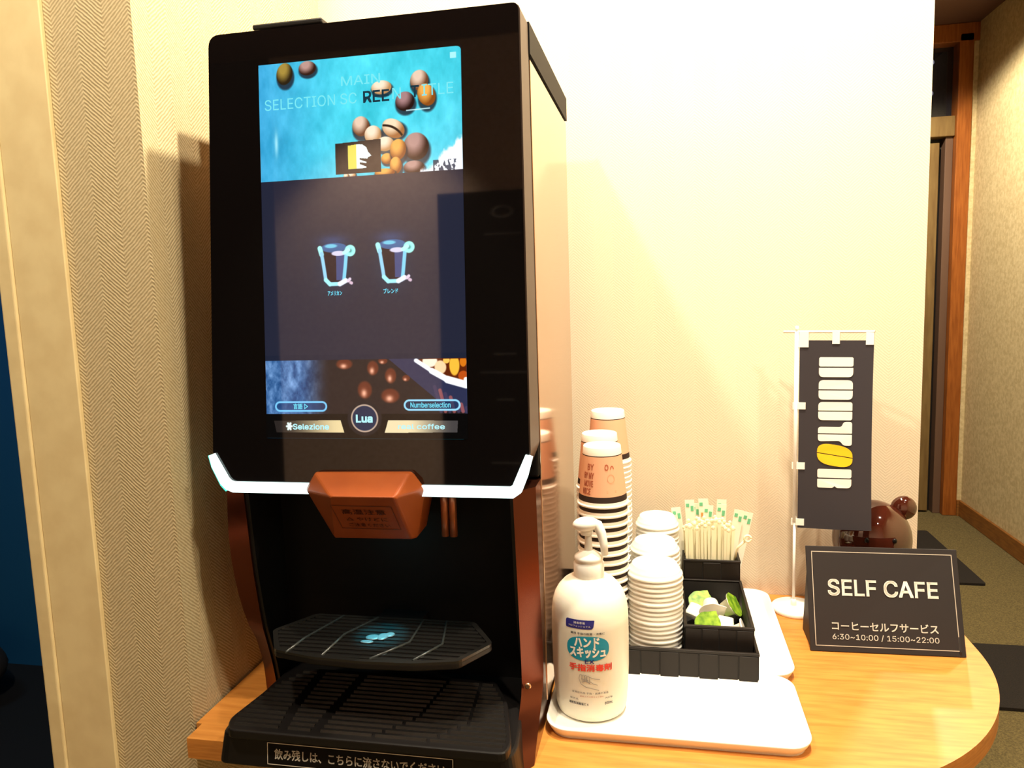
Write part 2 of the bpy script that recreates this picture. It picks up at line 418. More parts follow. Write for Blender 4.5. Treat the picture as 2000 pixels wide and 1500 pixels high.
# what the black glass mirrors from behind the camera
t = thing('notice_board', 'tall black notice board on the wall behind the camera', 'board', (-0.55, -1.62, -0.5))
MB().box(-0.95, -0.15, -1.61, -1.575, -0.55, 1.13).build('panel', m_blackmat, t, bevel=0.004)
MB().lathe([(0.055, 0), (0.055, 0.001), (0.034, 0.001), (0.034, 0)], 28, (0, 0, 0), M=Matrix.Rotation(PI / 2, 3, 'X') @ Matrix.Diagonal((1, 0.5, 1)), cap=False).build('emblem', mat('faint_grey_print', sr(110, 104, 100), .6), t).location += Vector((-0.66, -1.573, 1.04))
for k, (zz, wd) in enumerate(((0.94, 0.16), (0.42, 0.10), (0.34, 0.22), (0.22, 0.08), (-0.06, 0.14))):
    MB().box(-0.66 - wd / 2, -0.66 + wd / 2, -1.5755, -1.5735, zz, zz + 0.008).build('print_line', mat('faint_grey_line_print', sr(84, 78, 74), .6), t)

# ------------------------------------------------------------------ the table
TR = 0.362; TCX, TCY = 0.085, 1.126
poly = [(-0.574, WY), (-0.574, 0.764)]
poly = [(-0.584, WY - 0.001), (-0.584, 0.796), (-0.576, 0.796), (-0.576, 0.764), (TCX, TCY - TR)]
for k in range(1, 36): a = -PI / 2 + PI / 2 * k / 36; poly.append((TCX + TR * math.cos(a), TCY + TR * math.sin(a)))
poly += [(TCX + TR, TCY), (TCX + TR, 1.42), (0.4175, 1.42), (0.4175, WY - 0.001)]
t = thing('counter_table', 'oak coloured table with a rounded right end carrying the machine and trays', 'table', (-0.05, 1.03, FZ))
MB().prism(poly, lambda a, c: (a, c, -0.006), lambda a, c: (a, c, 0.0)).build('tabletop', m_wood, t)
MB().prism(poly, lambda a, c: (a, c, -0.026), lambda a, c: (a, c, -0.006), smooth=False).build('edge_band', m_wood_edge, t)
for lx, ly in ((-0.50, 0.84), (-0.50, 1.24), (0.33, 1.24), (0.34, 0.99)):
    MB().lathe([(0.02, FZ), (0.022, -0.026)], 20, (lx, ly, 0)).build('leg', m_casing, t)

# ------------------------------------------------------------------ coffee machine
def DY(z): return 0.800 + (z - 0.355) * (0.015 / 0.48)        # the leaning door plane
cm = thing('coffee_machine', 'tall black and copper coffee machine with a large lit touch screen', 'coffee machine', (-0.33, 0.99, 0.0))
XR = -0.142; XL = -0.525
b = MB().box(XL, XR - 0.0015, 0.868, 1.215, 0.31, 0.833)
b.box(XL, XR - 0.0015, 0.90, 1.215, 0.012, 0.31)
body = b.build('body', m_blackmat, cm, bevel=0.003)
# side panels
for sx, x0, x1 in ((1, XR - 0.0015, XR + 0.0005), (-1, XL - 0.002, XL)):
    MB().box(x0, x1, 0.876, 1.212, 0.02, 0.796).build('side_panel', m_copper, cm, bevel=0.0008)
MB().box(XR - 0.0015, XR + 0.002, 0.868, 1.215, 0.80, 0.834).build('top_rail', m_blackmat, cm)
for x, y in ((-0.50, 0.93), (-0.50, 1.19), (-0.165, 0.97), (-0.165, 1.19)):
    MB().lathe([(0.012, 0.0), (0.014, 0.012)], 16, (x, y, 0)).build('foot', m_black, cm)
# hopper lid on top
hl = MB().box(-0.49, -0.405, 0.90, 1.12, 0.834, 0.868).build('bean_hopper', mat('smoked_hopper_plastic', sr(70, 64, 52), 0.25), cm, bevel=0.004)
MB().box(-0.494, -0.401, 0.896, 1.124, 0.868, 0.8745).build('hopper_lid', m_black, hl, bevel=0.002)
# door carcass (bronze dark sides) and the glass on it
outl = [(-0.506, 0.8365), (-0.1415, 0.8365), (-0.1415, 0.353), (-0.160, 0.3065), (-0.508, 0.3065), (-0.533, 0.351)]
po = round_poly(outl, [0.014, 0.007, 0.004, 0.008, 0.012, 0.004])
door = MB().prism(po, lambda a, c: (a, DY(c) + 0.004, c), lambda a, c: (a, 0.866, c)).build('door', m_frame, cm)
# chrome-ish glass face
gl = MB().prism(round_poly([(a + (0.0012 if a < -0.3 else -0.0012), c) for a, c in outl], [0.014, 0.007, 0.004, 0.008, 0.012, 0.004]),
                lambda a, c: (a, DY(c), c), lambda a, c: (a, DY(c) + 0.005, c)).build('front_glass', m_gloss, door)
gl.parent = door; gl.location = (0, 0, 0)
# LED strip following the lower edge, broken by the spout
def strip(pts, wd, name, m, front=0.004, taper=None):
    # pts: centre line in (x, z); mitred ribbon of width wd
    up_, dn = [], []
    for i, p in enumerate(pts):
        p = Vector(p); d0 = (p - Vector(pts[i - 1])).normalized() if i else None
        d1 = (Vector(pts[i + 1]) - p).normalized() if i < len(pts) - 1 else None
        d0 = d0 or d1; d1 = d1 or d0
        n0 = Vector((-d0.y, d0.x)); n1 = Vector((-d1.y, d1.x)); nn = (n0 + n1).normalized(); k = 1 / max(0.5, nn.dot(n0))
        h_ = wd[i] / 2 if isinstance(wd, (list, tuple)) else wd / 2
        up_.append(tuple(p + nn * h_ * k)); dn.append(tuple(p - nn * h_ * k))
    poly = up_ + dn[::-1]
    return MB().prism(poly, lambda a, c: (a, DY(c) - front, c), lambda a, c: (a, DY(c) + 0.003, c)).build(name, m, cm)
strip([(-0.532, 0.350), (-0.527, 0.337), (-0.517, 0.318), (-0.512, 0.313), (-0.505, 0.3105), (-0.398, 0.3105)], [0.007, 0.011, 0.012, 0.012, 0.0125, 0.0125], 'led_strip', m_led)
strip([(-0.5355, 0.349), (-0.5315, 0.335), (-0.521, 0.313), (-0.515, 0.306)], [0.003, 0.004, 0.004, 0.003], 'led_strip', m_fringe_teal, 0.003)  # teal colour fringe of the LED's light, added as a glowing sliver
strip([(-0.272, 0.3105), (-0.163, 0.3105), (-0.157, 0.3145), (-0.150, 0.331), (-0.1425, 0.352)], [0.0125, 0.0125, 0.012, 0.0115, 0.008], 'led_strip', m_led)

# ---- the display: one generated picture on the flat screen (u in mm 0..240, v in mm 0..428 downwards)
SW, SH, K = 240, 428, 3.0
W_, H_ = int(SW * K), int(SH * K)
yy, xx = np.mgrid[0:H_, 0:W_]; U = xx / K; V = yy / K
img = np.zeros((H_, W_, 3)); img[:] = (3, 3, 4)
rs = np.random.RandomState(3)
def fbm(sc):
    out = np.zeros((H_, W_)); amp = 1.0
    for o in range(4):
        n = max(2, int(sc * 2 ** o)); g_ = rs.rand(n + 2, n + 2)
        fx = xx / W_ * n; fy = yy / H_ * n; ix = fx.astype(int); iy = fy.astype(int); tx = fx - ix; ty = fy - iy
        tx = tx * tx * (3 - 2 * tx); ty = ty * ty * (3 - 2 * ty)
        out += amp * ((g_[iy, ix] * (1 - tx) + g_[iy, ix + 1] * tx) * (1 - ty) + (g_[iy + 1, ix] * (1 - tx) + g_[iy + 1, ix + 1] * tx) * ty); amp *= 0.6
    return out / 2.18
F = fbm(9); F2 = fbm(40)
def lay(mask, col): 
    global img
    m3 = np.clip(mask, 0, 1)[..., None]; img = img * (1 - m3) + np.array(col, float) * m3 if not (isinstance(col, np.ndarray) and col.ndim == 3) else img * (1 - m3) + col * m3
def sm(x, a, b_): t_ = np.clip((x - a) / (b_ - a), 0, 1); return t_ * t_ * (3 - 2 * t_)
top = (V < 130)
gx = sm(U, -40, 130); base = np.array((60, 160, 215.0)) * (1 - gx[..., None]) + np.array((72, 216, 236.0)) * gx[..., None]
gr = sm(U, 120, 260) * sm(V, 10, 130); base = base * (1 - 0.35 * gr[..., None]) + np.array((120, 190, 220.0)) * 0.35 * gr[..., None]
base += ((F - 0.5) * 60 + (F2 - 0.5) * 26)[..., None]
lay(top.astype(float), base)
cols = {'g': ((168, 140, 60), (40, 30, 12)), 'b': ((190, 150, 140), (50, 24, 16)), 'p': ((250, 232, 205), (190, 140, 90)), 't': ((236, 205, 180), (110, 66, 40)),
        'd': ((170, 130, 130), (34, 14, 12)), 'o': ((246, 178, 84), (140, 74, 20)), 's': ((250, 225, 190), (170, 110, 60))}
def bean(u, v, a, b2, kind, rot=0.0, clip=None):
    c0, c1 = cols[kind]; cr, sn = math.cos(rot), math.sin(rot)
    du = (U - u) * cr + (V - v) * sn; dv = -(U - u) * sn + (V - v) * cr
    q = (du / a) ** 2 + (dv / b2) ** 2
    cl = 1.0 if clip is None else clip
    sh = ((U - u - 1) / (a * 1.1)) ** 2 + ((V - v - b2 * 0.35) / (b2 * 1.12)) ** 2
    lay((1 - sm(sh, 0.75, 1.25)) * 0.8 * cl, (20, 24, 36))
    h_ = np.clip(1.15 - ((U - u + a * 0.2) ** 2 / (a * a) + (V - v + b2 * 0.55) ** 2 / (b2 * b2 * 1.6)), 0, 1)
    colr = np.array(c0, float) * h_[..., None] + np.array(c1, float) * (1 - h_[..., None])
    lay((1 - sm(q, 0.88, 1.08)) * cl, colr)
    if kind == 's':
        lay((1 - sm(np.abs(dv + 1 - 0.02 * du * du), 0.6, 1.8)) * (q < 0.92) * cl, (36, 18, 8))
tc = top.astype(float)
for u, v, a, b2, k, r in [(32, 12, 10, 12, 'g', .2), (60, 8, 10.6, 7.8, 'b', 0), (148, 36, 12, 7.5, 'p', 0), (192, 32, 10.5, 11, 't', .2), (175, 53, 11.2, 10.4, 'd', 0), (200, 48, 9.9, 12.5, 'o', -.5),
                       (123, 76, 10.3, 11.1, 't', -.3), (137, 86, 10.2, 10, 'p', 0), (161, 81, 14, 10, 's', .5), (151, 97, 10.8, 8, 'p', 0), (187, 102, 14.5, 15, 'b', -.5), (153, 113, 7, 6, 'o', 0), (166, 104, 9.5, 11.5, 'o', .1),
                       (184, 124, 12, 7, 'b', 0), (163, 121, 7.1, 9.4, 'o', 0), (150, 128, 12, 4.5, 'o', 0), (110, 128, 5.5, 3.9, 'p', 0), (104, 129, 3, 3, 'p', 0)]:
    bean(u, v, a, b2, k, r, tc)
edge = 93 + (240 - U) * 0.80 + (F2 - 0.5) * 14
lay(tc * sm(V - edge, -3, 4) * (U > 188), np.clip(np.array((250, 252, 255.0)) - 0 * base, 0, 255))
lay(tc * (F2 > 0.62) * (V > 118) * (U > 206) * 0.8, (30, 40, 60))
lay(tc * np.exp(-((U - 20) / 2.2) ** 2 - ((V - 88) / 13) ** 2) * 0.9, (170, 235, 250))
lay(tc * np.exp(-((V - 62.5 + (U - 200) * 0.02) / 0.7) ** 2) * (np.abs(U - 190) < 14), (210, 250, 255))
lay(tc * (np.abs(U - 231) < 3.4) * (np.abs(V - 9) < 3.2), (170, 240, 245))
# logo tile: black ground, yellow band, white head in profile
def poly_mask(P):
    ins = np.zeros((H_, W_), bool); n = len(P)
    for i in range(n):
        x0, y0 = P[i]; x1, y1 = P[(i + 1) % n]
        if y0 == y1: continue
        c_ = ((V >= min(y0, y1)) & (V < max(y0, y1))) & (U < (V - y0) / (y1 - y0) * (x1 - x0) + x0)
        ins ^= c_
    return ins.astype(float)
lay(poly_mask([(92, 93), (146, 91), (146, 127), (92, 127)]), (28, 24, 26))
lay(poly_mask([(107, 96), (118, 95), (118, 122), (107, 122)]), (232, 220, 90))
lay(poly_mask([(117, 95), (124, 95.5), (129, 99), (131, 104), (135, 108.5), (131, 110), (130, 111.5), (121, 110.5), (121, 112), (129, 115), (128.5, 116.5), (121, 115), (121, 117), (128.5, 120), (128.5, 121.5), (117, 122)]), (236, 252, 250))
# middle: dark grey page with two glass mugs
mid = (V >= 130) & (V < 336)
lay(mid.astype(float), np.array((33, 36, 54)))
midm = mid.astype(float)
def seg(p, q, w0, col, a=1.0, soft=0.9):
    px, py = p; qx, qy = q; dx, dy = qx - px, qy - py; l2 = dx * dx + dy * dy + 1e-9
    t_ = np.clip(((U - px) * dx + (V - py) * dy) / l2, 0, 1); d_ = np.hypot(U - px - t_ * dx, V - py - t_ * dy)
    lay((1 - sm(d_, w0 - soft * 0.5, w0 + soft)) * a, col)
for ox, oy in ((0, 0), (69.5, -1)):
    lay(np.exp(-((U - 86 - ox) / 16) ** 2 - ((V - 200 - oy) / 6) ** 2) * 0.55, (60, 90, 150))
    lay(np.exp(-((U - 87 - ox) / 20) ** 2 - ((V - 231 - oy) / 27) ** 2) * 0.5, (30, 60, 90))
    P = [(70 + ox, 211 + oy), (105 + ox, 211 + oy), (99 + ox, 247 + oy), (77 + ox, 247 + oy)]
    lay(poly_mask(P), (34, 20, 30))
    lay(poly_mask([(90 + ox, 216 + oy), (103 + ox, 216 + oy), (98 + ox, 245 + oy), (90 + ox, 245 + oy)]) * 0.8, (70, 90, 150))
    e = ((U - 87.5 - ox) / 16) ** 2 + ((V - 208 - oy) / 5.5) ** 2
    lay((1 - sm(e, 0.8, 1.1)) * 0.8, (66, 116, 176)); 
    lay((1 - sm(((U - 84 - ox) / 8) ** 2 + ((V - 206 - oy) / 2.4) ** 2, 0.4, 1.3)) * 0.9, (120, 215, 240))
    lay((1 - sm(((U - 93 - ox) / 9) ** 2 + ((V - 214.5 - oy) / 3) ** 2, 0.6, 1.2)), (220, 216, 240))
    seg((70.5 + ox, 208 + oy), (72.5 + ox, 215 + oy), 2.6, (170, 255, 245)); seg((72.5 + ox, 214 + oy), (77 + ox, 244 + oy), 1.9, (150, 215, 245))
    seg((102.5 + ox, 214 + oy), (99 + ox, 244 + oy), 1.9, (130, 215, 245)); seg((77 + ox, 244 + oy), (82 + ox, 249 + oy), 2.2, (165, 245, 250))
    seg((82 + ox, 249 + oy), (94 + ox, 249 + oy), 2.0, (165, 240, 250)); seg((94 + ox, 249 + oy), (101 + ox, 245.5 + oy), 2.6, (235, 245, 255))
    seg((104 + ox, 246 + oy), (106 + ox, 244 + oy), 1.6, (230, 210, 230)); seg((107 + ox, 248 + oy), (108 + ox, 248.5 + oy), 1.6, (220, 190, 210))
    d_ = np.hypot((U - 107 - ox), (V - 212 - oy)); lay((1 - sm(np.abs(d_ - 4.2), 1.6, 3.0)), (165, 255, 240)); lay((d_ < 3.2).astype(float) * 0.6, (120, 230, 225))
    seg((100 + ox, 214 + oy), (105 + ox, 211 + oy), 2.0, (190, 255, 250))
# bottom picture: dim slate with beans and the rim of a white bowl
bot = ((V >= 336) & (V < 399)).astype(float)
bl = np.array((70, 112, 165.0)) + ((F2 - 0.5) * 150)[..., None]; bd = np.array((34, 26, 28.0))
wgt = sm(-U, -82, -40)[..., None]; lay(bot, np.clip(bl * wgt + bd * (1 - wgt), 0, 255))
lay(bot * poly_mask([(150, 336), (185, 336), (240, 368), (240, 399), (214, 390)]), (44, 48, 78))
for k in range(7):
    seg((203 + k * 6, 368 + k * 4), (210 + k * 5, 396), 1.8, (170, 92, 92) if k % 2 else (70, 60, 90), 0.8)
for u, v, a, b2 in [(97, 341, 10.5, 6.5), (131, 346, 7.3, 9), (152, 355, 7.2, 9.5), (121, 371, 9.2, 11), (151, 378, 11.6, 9), (170, 358, 5, 4), (143, 338, 6, 4)]:
    q = ((U - u) / a) ** 2 + ((V - v) / b2) ** 2; h_ = np.exp(-((U - u + 1) / (a * 0.35)) ** 2 - ((V - v - b2 * 0.35) / (b2 * 0.4)) ** 2)
    lay(bot * (1 - sm(q, 0.5, 1.2)), np.array((104, 46, 28.0)) * np.ones((H_, W_, 1)) + h_[..., None] * np.array((150, 140, 125.0)))
lay(bot * poly_mask([(182, 337), (196, 336), (240, 336), (240, 366), (222, 361), (203, 352)]), (96, 34, 6))
for u, v, a, b2, c_ in [(198, 339, 9, 7, (255, 240, 215)), (210, 346, 7, 8, (250, 215, 165)), (226, 344, 6, 12, (250, 190, 60)), (236, 356, 6, 6, (190, 80, 20)), (217, 338, 4, 4, (250, 200, 90)), (236, 340, 4, 6, (220, 120, 20))]:
    lay(bot * (1 - sm(((U - u) / a) ** 2 + ((V - v) / b2) ** 2, 0.7, 1.15)) * (V > 336.5), c_)
for p, q, w0 in (((182, 338), (200, 350), 2.2), ((200, 350), (218, 360), 3.2), ((218, 360), (239, 366), 4.0), ((239, 360), (239, 366), 2.5)): seg(p, q, w0, (250, 253, 255))
img[(V < 336) & (V >= 330)] = (28, 33, 52)
# pill buttons
def pill(u0, u1, v0, v1, col, fill):
    r_ = (v1 - v0) / 2; cy_ = (v0 + v1) / 2; d_ = np.hypot(U - np.clip(U, u0 + r_, u1 - r_), V - cy_)
    lay((d_ < r_) * 0.65, fill); lay(1 - sm(np.abs(d_ - r_ + 0.8), 0.7, 1.5), col)
pill(11, 75, 384, 396, (120, 200, 245), (30, 60, 110)); pill(167, 232, 382.5, 395, (150, 220, 250), (20, 50, 90))
# round badge and the two gold tabs below
d_ = np.hypot(U - 120, V - 404)
lay(1 - sm(d_, 19.5, 21.5), (30, 26, 30)); lay(1 - sm(d_, 14.5, 15.5), (24, 40, 70)); lay(1 - sm(np.abs(d_ - 15.4), 0.5, 1.4), (190, 165, 145)); 
t1 = poly_mask([(9, 407), (91, 406), (95.5, 421), (12, 421)]); t2 = poly_mask([(148, 406), (229, 406.5), (228, 420), (143.5, 421)])
g1 = sm(U, 12, 92)[..., None]; lay(t1, np.array((40, 34, 32.0)) * (1 - g1) + np.array((236, 214, 160.0)) * g1)
g2 = sm(-U, -226, -170)[..., None]; lay(t2, np.array((70, 66, 66.0)) * (1 - g2) + np.array((240, 222, 176.0)) * g2)
for k in range(3): seg((28 + 3 * math.cos(k * 1.05), 413.5 - 4 * math.sin(k * 1.05)), (28 - 3 * math.cos(k * 1.05), 413.5 + 4 * math.sin(k * 1.05)), 1.1, (235, 255, 250))
# rounded corner at the top right
r_ = 5; cc = (U > 240 - r_) & (V < r_) & (np.hypot(U - 240 + r_, V - r_) > r_); img[cc] = (3, 3, 4)
img = np.clip(img, 0, 255) / 255.0
im = bpy.data.images.new('display_picture', W_, H_, alpha=False, float_buffer=False)
px = np.ones((H_, W_, 4), dtype=np.float32); px[..., :3] = img[::-1]
im.pixels.foreach_set(px.ravel()); im.update(); im.pack()
m_scr = mat('lit_display', (0.002, 0.002, 0.002), 0.03, spec=0.8)
ti = N(m_scr, 'ShaderNodeTexImage'); ti.image = im; ti.interpolation = 'Cubic'
L(m_scr, ti.outputs[0], bsdf(m_scr).inputs['Emission Color']); bsdf(m_scr).inputs['Emission Strength'].default_value = 1.1
def SP(u, v, d_=0.0):
    # point on the display from picture millimetres
    t_ = v / 399.0; z_ = 0.798 - v / 1000; l_ = -0.444 - 0.0139 * t_; r2 = -0.2063 - 0.0055 * t_
    return (l_ + (r2 - l_) * u / 240, DY(z_) - 0.0004 - d_, z_)
me = bpy.data.meshes.new('touch_screen')
NV = 12; vs = []; fs = []
for j in range(NV + 1):
    for i in range(2): vs.append(SP(240 * i, SH * j / NV))
for j in range(NV): fs.append((2 * j, 2 * j + 2, 2 * j + 3, 2 * j + 1))
me.from_pydata(vs, [], fs); uvl = me.uv_layers.new(name='uv')
for p in me.polygons:
    for li in p.loop_indices:
        vi = me.loops[li].vertex_index; uvl.data[li].uv = (vi % 2, 1 - (vi // 2) / NV)
me.materials.append(m_scr); scr = bpy.data.objects.new('touch_screen', me); C.objects.link(scr); put(scr, cm)
def scr_text(txt, u, v, wd, ht, m, bold=0.0, rot=0.0):
    o = text_to('screen_text', txt, 0.01, lambda a, c: SP(u + a * 1000 * math.cos(rot) - c * 1000 * math.sin(rot), v - c * 1000 * math.cos(rot) - a * 1000 * math.sin(rot), 0.0003), m, None, bold, width=wd / 1000, height=ht / 1000)
    o.parent = scr; o.location = (0, 0, 0)
m_se = emis('screen_text_cyan', sr(125, 236, 246)); m_sd = emis('screen_text_dark', sr(20, 52, 66)); m_sw = emis('screen_text_pale', sr(190, 250, 255), 1.0); m_sc = emis('screen_text_sky', sr(120, 225, 250), 1.0)
scr_text('MAIN', 124, 26, 46, 10, m_se, 0.01)
scr_text('SELECTION SC', 63, 45, 112, 12, m_se, 0.0)
scr_text('REE', 142, 45, 30, 12, m_sd, 0.04)
scr_text('N', 166, 44, 10, 12, m_se); scr_text('T', 187, 43.5, 9, 12, m_sd, 0.04); scr_text('ITLE', 213, 43, 36, 12, m_se, 0.0)
scr_text('アメリカン', 88, 259.5, 17, 5.0, m_sc, 0.03); scr_text('ブレンド', 154.5, 259, 17, 5.4, m_sc, 0.03)
scr_text('言語 ▷', 43, 390, 18, 6.5, m_sc, 0.03); scr_text('Numberselection', 198, 388.8, 46, 6, m_sc, 0.03)
scr_text('Lua', 120, 404.5, 19, 8.5, m_sw, 0.08)
scr_text('Selezione', 55, 414, 44, 6.5, m_sw, 0.05); scr_text('real coffee', 187, 413.5, 54, 6.0, m_sw, 0.03)

# ---- spout cover
sp = MB().hull([(-0.3975, 0.796, 0.331), (-0.2790, 0.796, 0.333), (-0.395, 0.789, 0.3312), (-0.2800, 0.789, 0.3325), (-0.4120, 0.797, 0.3095), (-0.2640, 0.797, 0.3120), (-0.404, 0.784, 0.3105), (-0.2690, 0.784, 0.3130),
                (-0.3580, 0.748, 0.3150), (-0.2835, 0.748, 0.3155), (-0.3850, 0.808, 0.2485), (-0.2805, 0.808, 0.2500), (-0.3800, 0.800, 0.2495), (-0.2840, 0.800, 0.2510), (-0.384, 0.85, 0.2500), (-0.282, 0.85, 0.2510), (-0.41, 0.85, 0.30), (-0.27, 0.85, 0.30)]).build('spout_cover', m_spout, cm, bevel=0.0025)
def SPF(a, c):
    # lower face of the spout cover, tilted back towards the bottom
    z_ = 0.2850 + c; y_ = 0.748 + (0.3153 - z_) * (0.800 - 0.748) / (0.3153 - 0.2503) - 0.0008
    return (-0.3275 + a, y_, z_)
b = MB()
for (x0, x1, z0, z1) in ((-0.036, 0.036, 0.0165, 0.0172), (-0.036, 0.036, -0.0185, -0.0178), (-0.036, -0.0353, -0.0185, 0.0172), (0.0353, 0.036, -0.0185, 0.0172)):
    b.add([SPF(x0, z0), SPF(x1, z0), SPF(x1, z1), SPF(x0, z1)], [(0, 1, 2, 3)])
q = b.build('warning_frame', m_text_s, cm)
q.parent = sp; q.location = (0, 0, 0)
for tx_, cx_, cz_, wd in (('高温注意', 0, 0.008, 0.052), ('△ やけどに', 0, -0.003, 0.05), ('ご注意ください', 0.0, -0.012, 0.05)):
    q = text_to('warning_text', tx_, 0.01, lambda a, c, cx_=cx_, cz_=cz_: SPF(a + cx_, c + cz_), m_text_s, None, 0.01, width=wd, height=0.0075 if cz_ > 0 else 0.0055)
    q.parent = sp; q.location = (0, 0, 0)
MB().lathe([(0.010, 0.2475), (0.010, 0.2515)], 20, (-0.333, 0.825, 0)).build('spout_lamp', m_led_spout, cm)
spot('spout_light', (-0.333, 0.825, 0.2460), 2.5, 34, (0.05, 0.75, 1.0), 0.006, target=(-0.331, 0.805, 0.13), blend=0.5)
for dx in (-0.0052, 0.0052):
    MB().tube([(-0.249 + dx, 0.836, 0.31), (-0.249 + dx, 0.836, 0.2445)], 0.0047, 14).build('nozzle', m_nozzle, cm)
# ---- dispensing bay between the two copper columns
MB().box(-0.503, -0.163, 0.866, 0.902, 0.292, 0.312).box(-0.503, -0.163, 0.815, 0.902, 0.300, 0.308).box(-0.503, -0.163, 0.893, 0.902, 0.03, 0.30).build('bay_back', m_blackmat, cm)
ZC = [0.307, 0.275, 0.245, 0.215, 0.190, 0.165, 0.140, 0.115, 0.092, 0.070, 0.055, 0.040, 0.028, 0.018, 0.010, 0.001]
def col_profile(zs, ys): return [(float(np.interp(z, zs, ys)), z) for z in ZC]
out_y = col_profile([0.0, 0.05, 0.089, 0.123, 0.174, 0.224, 0.26, 0.31], [0.868, 0.864, 0.852, 0.832, 0.8155, 0.8075, 0.807, 0.812])
in_yL = col_profile([0.0, 0.06, 0.12, 0.2, 0.31], [0.862, 0.850, 0.832, 0.820, 0.812])
in_yR = col_profile([0.0, 0.015, 0.03, 0.05, 0.075, 0.12, 0.2, 0.31], [0.738, 0.752, 0.785, 0.818, 0.828, 0.824, 0.818, 0.808])
out_yR = col_profile([0.0, 0.012, 0.03, 0.05, 0.075, 0.12, 0.174, 0.224, 0.31], [0.772, 0.785, 0.815, 0.845, 0.856, 0.852, 0.846, 0.842, 0.836])
def column(xi, xo, pi_, po_):
    # the front face runs from the inner edge back to the outer edge
    n = len(ZC); vs = [(xi, a, c) for a, c in pi_] + [(xo, a, c) for a, c in po_] + [(xi, 0.905, c) for a, c in pi_] + [(xo, 0.905, c) for a, c in po_]
    m = MB(); fs = []
    for i in range(n - 1):
        for A, B in ((0, 1), (1, 3), (3, 2), (2, 0)): fs.append((A * n + i, B * n + i, B * n + i + 1, A * n + i + 1))
    m.add(vs, fs, True); m.add([vs[0], vs[n], vs[3 * n], vs[2 * n]], [(0, 1, 2, 3)]); m.add([vs[n - 1], vs[2 * n - 1], vs[4 * n - 1], vs[3 * n - 1]], [(0, 1, 2, 3)])
    o = m.build('column', m_col, cm); o.data.shade_smooth()
    e = o.modifiers.new('edges', 'EDGE_SPLIT'); e.split_angle = R25
    return o
R25 = math.radians(25)
column(-0.1645, -0.1425, in_yR, out_yR)
column(-0.5035, -0.5245, in_yL, out_y)
pl = in_yL
for x0, x1 in ((-0.5035, -0.4985), (-0.1695, -0.1645)):
    MB().prism([(y + 0.003, z) for y, z in pl] + [(0.9, 0.002), (0.9, 0.30)], lambda a, c: (x0, a, c), lambda a, c: (x1, a, c)).build('bay_side', m_black, cm)
MB().lathe([(0.004, 0), (0.004, 0.002), (0.0025, 0.003)], 14, M=Matrix.Rotation(PI / 2, 3, 'X')).build('screw', mat('brass_screw', sr(230, 180, 140), 0.2, metal=0.9), cm).location += Vector((-0.1570, 0.826, 0.066))
# shelf (upper cup stand) in the bay: rim tray with slats
SZ = 0.130
sh_out = [(-0.470, 0.800), (-0.442, 0.752), (-0.390, 0.741), (-0.330, 0.738), (-0.270, 0.741), (-0.221, 0.752), (-0.192, 0.800), (-0.226, 0.852), (-0.436, 0.852)]
shp = round_poly(sh_out, 0.006, 3)
cxs, cys = -0.331, 0.80
cs = thing  # (keeps the helper name short below)
shelf = MB().prism(shp, lambda a, c: (a, c, SZ - 0.010), lambda a, c: (a, c, SZ - 0.002)).build('cup_shelf', m_black, cm, bevel=0.002)
ring = MB(); n_ = len(shp); ins = [(cxs + (a - cxs) * 0.955, cys + (c - cys) * 0.91) for a, c in shp]
for i in range(n_):
    j = (i + 1) % n_
    A, B, D, E = shp[i], shp[j], ins[j], ins[i]
    ring.add([(A[0], A[1], SZ - 0.003), (B[0], B[1], SZ - 0.003), (D[0], D[1], SZ - 0.003), (E[0], E[1], SZ - 0.003), (A[0], A[1], SZ), (B[0], B[1], SZ), (D[0], D[1], SZ), (E[0], E[1], SZ)],
             [(0, 3, 2, 1), (4, 5, 6, 7), (0, 1, 5, 4), (3, 7, 6, 2)])
q = ring.build('shelf_rim', m_slat, cm); q.parent = shelf; q.location = (0, 0, 0)
def in_poly(x, y, P):
    r = False; n = len(P)
    for i in range(n):
        (x0, y0), (x1, y1) = P[i], P[(i + 1) % n]
        if (y0 > y) != (y1 > y) and x < (x1 - x0) * (y - y0) / (y1 - y0) + x0: r = not r
    return r
def spans(y, P):
    xs_ = []
    for i in range(len(P)):
        (x0, y0), (x1, y1) = P[i], P[(i + 1) % len(P)]
        if (y0 > y) != (y1 > y): xs_.append((x1 - x0) * (y - y0) / (y1 - y0) + x0)
    xs_.sort(); return xs_
for k in range(11):
    y = 0.7485 + k * 0.0095; s2 = spans(y, ins)
    if len(s2) >= 2:
        q = MB().box(s2[0], s2[-1], y - 0.0024, y + 0.0024, SZ - 0.003, SZ - 0.0006).build('slat', m_slat, cm); q.parent = shelf; q.location = (0, 0, 0)
m_rib = mat('grey_shelf_rib', (0.035, 0.04, 0.04), 0.25)
for pts in ([(-0.425, 0.748), (-0.420, 0.785), (-0.398, 0.85)], [(-0.380, 0.745), (-0.376, 0.80), (-0.352, 0.85)], [(-0.322, 0.745), (-0.290, 0.79), (-0.292, 0.85)], [(-0.272, 0.748), (-0.250, 0.79), (-0.262, 0.85)]):
    q = MB().tube([(a, c, SZ - 0.0005) for a, c in pts], 0.0016, 6).build('shelf_rib', m_rib, cm); q.parent = shelf; q.location = (0, 0, 0)
m_silver = mat('pale_target_mark', (0.10, 0.12, 0.12), 0.35)
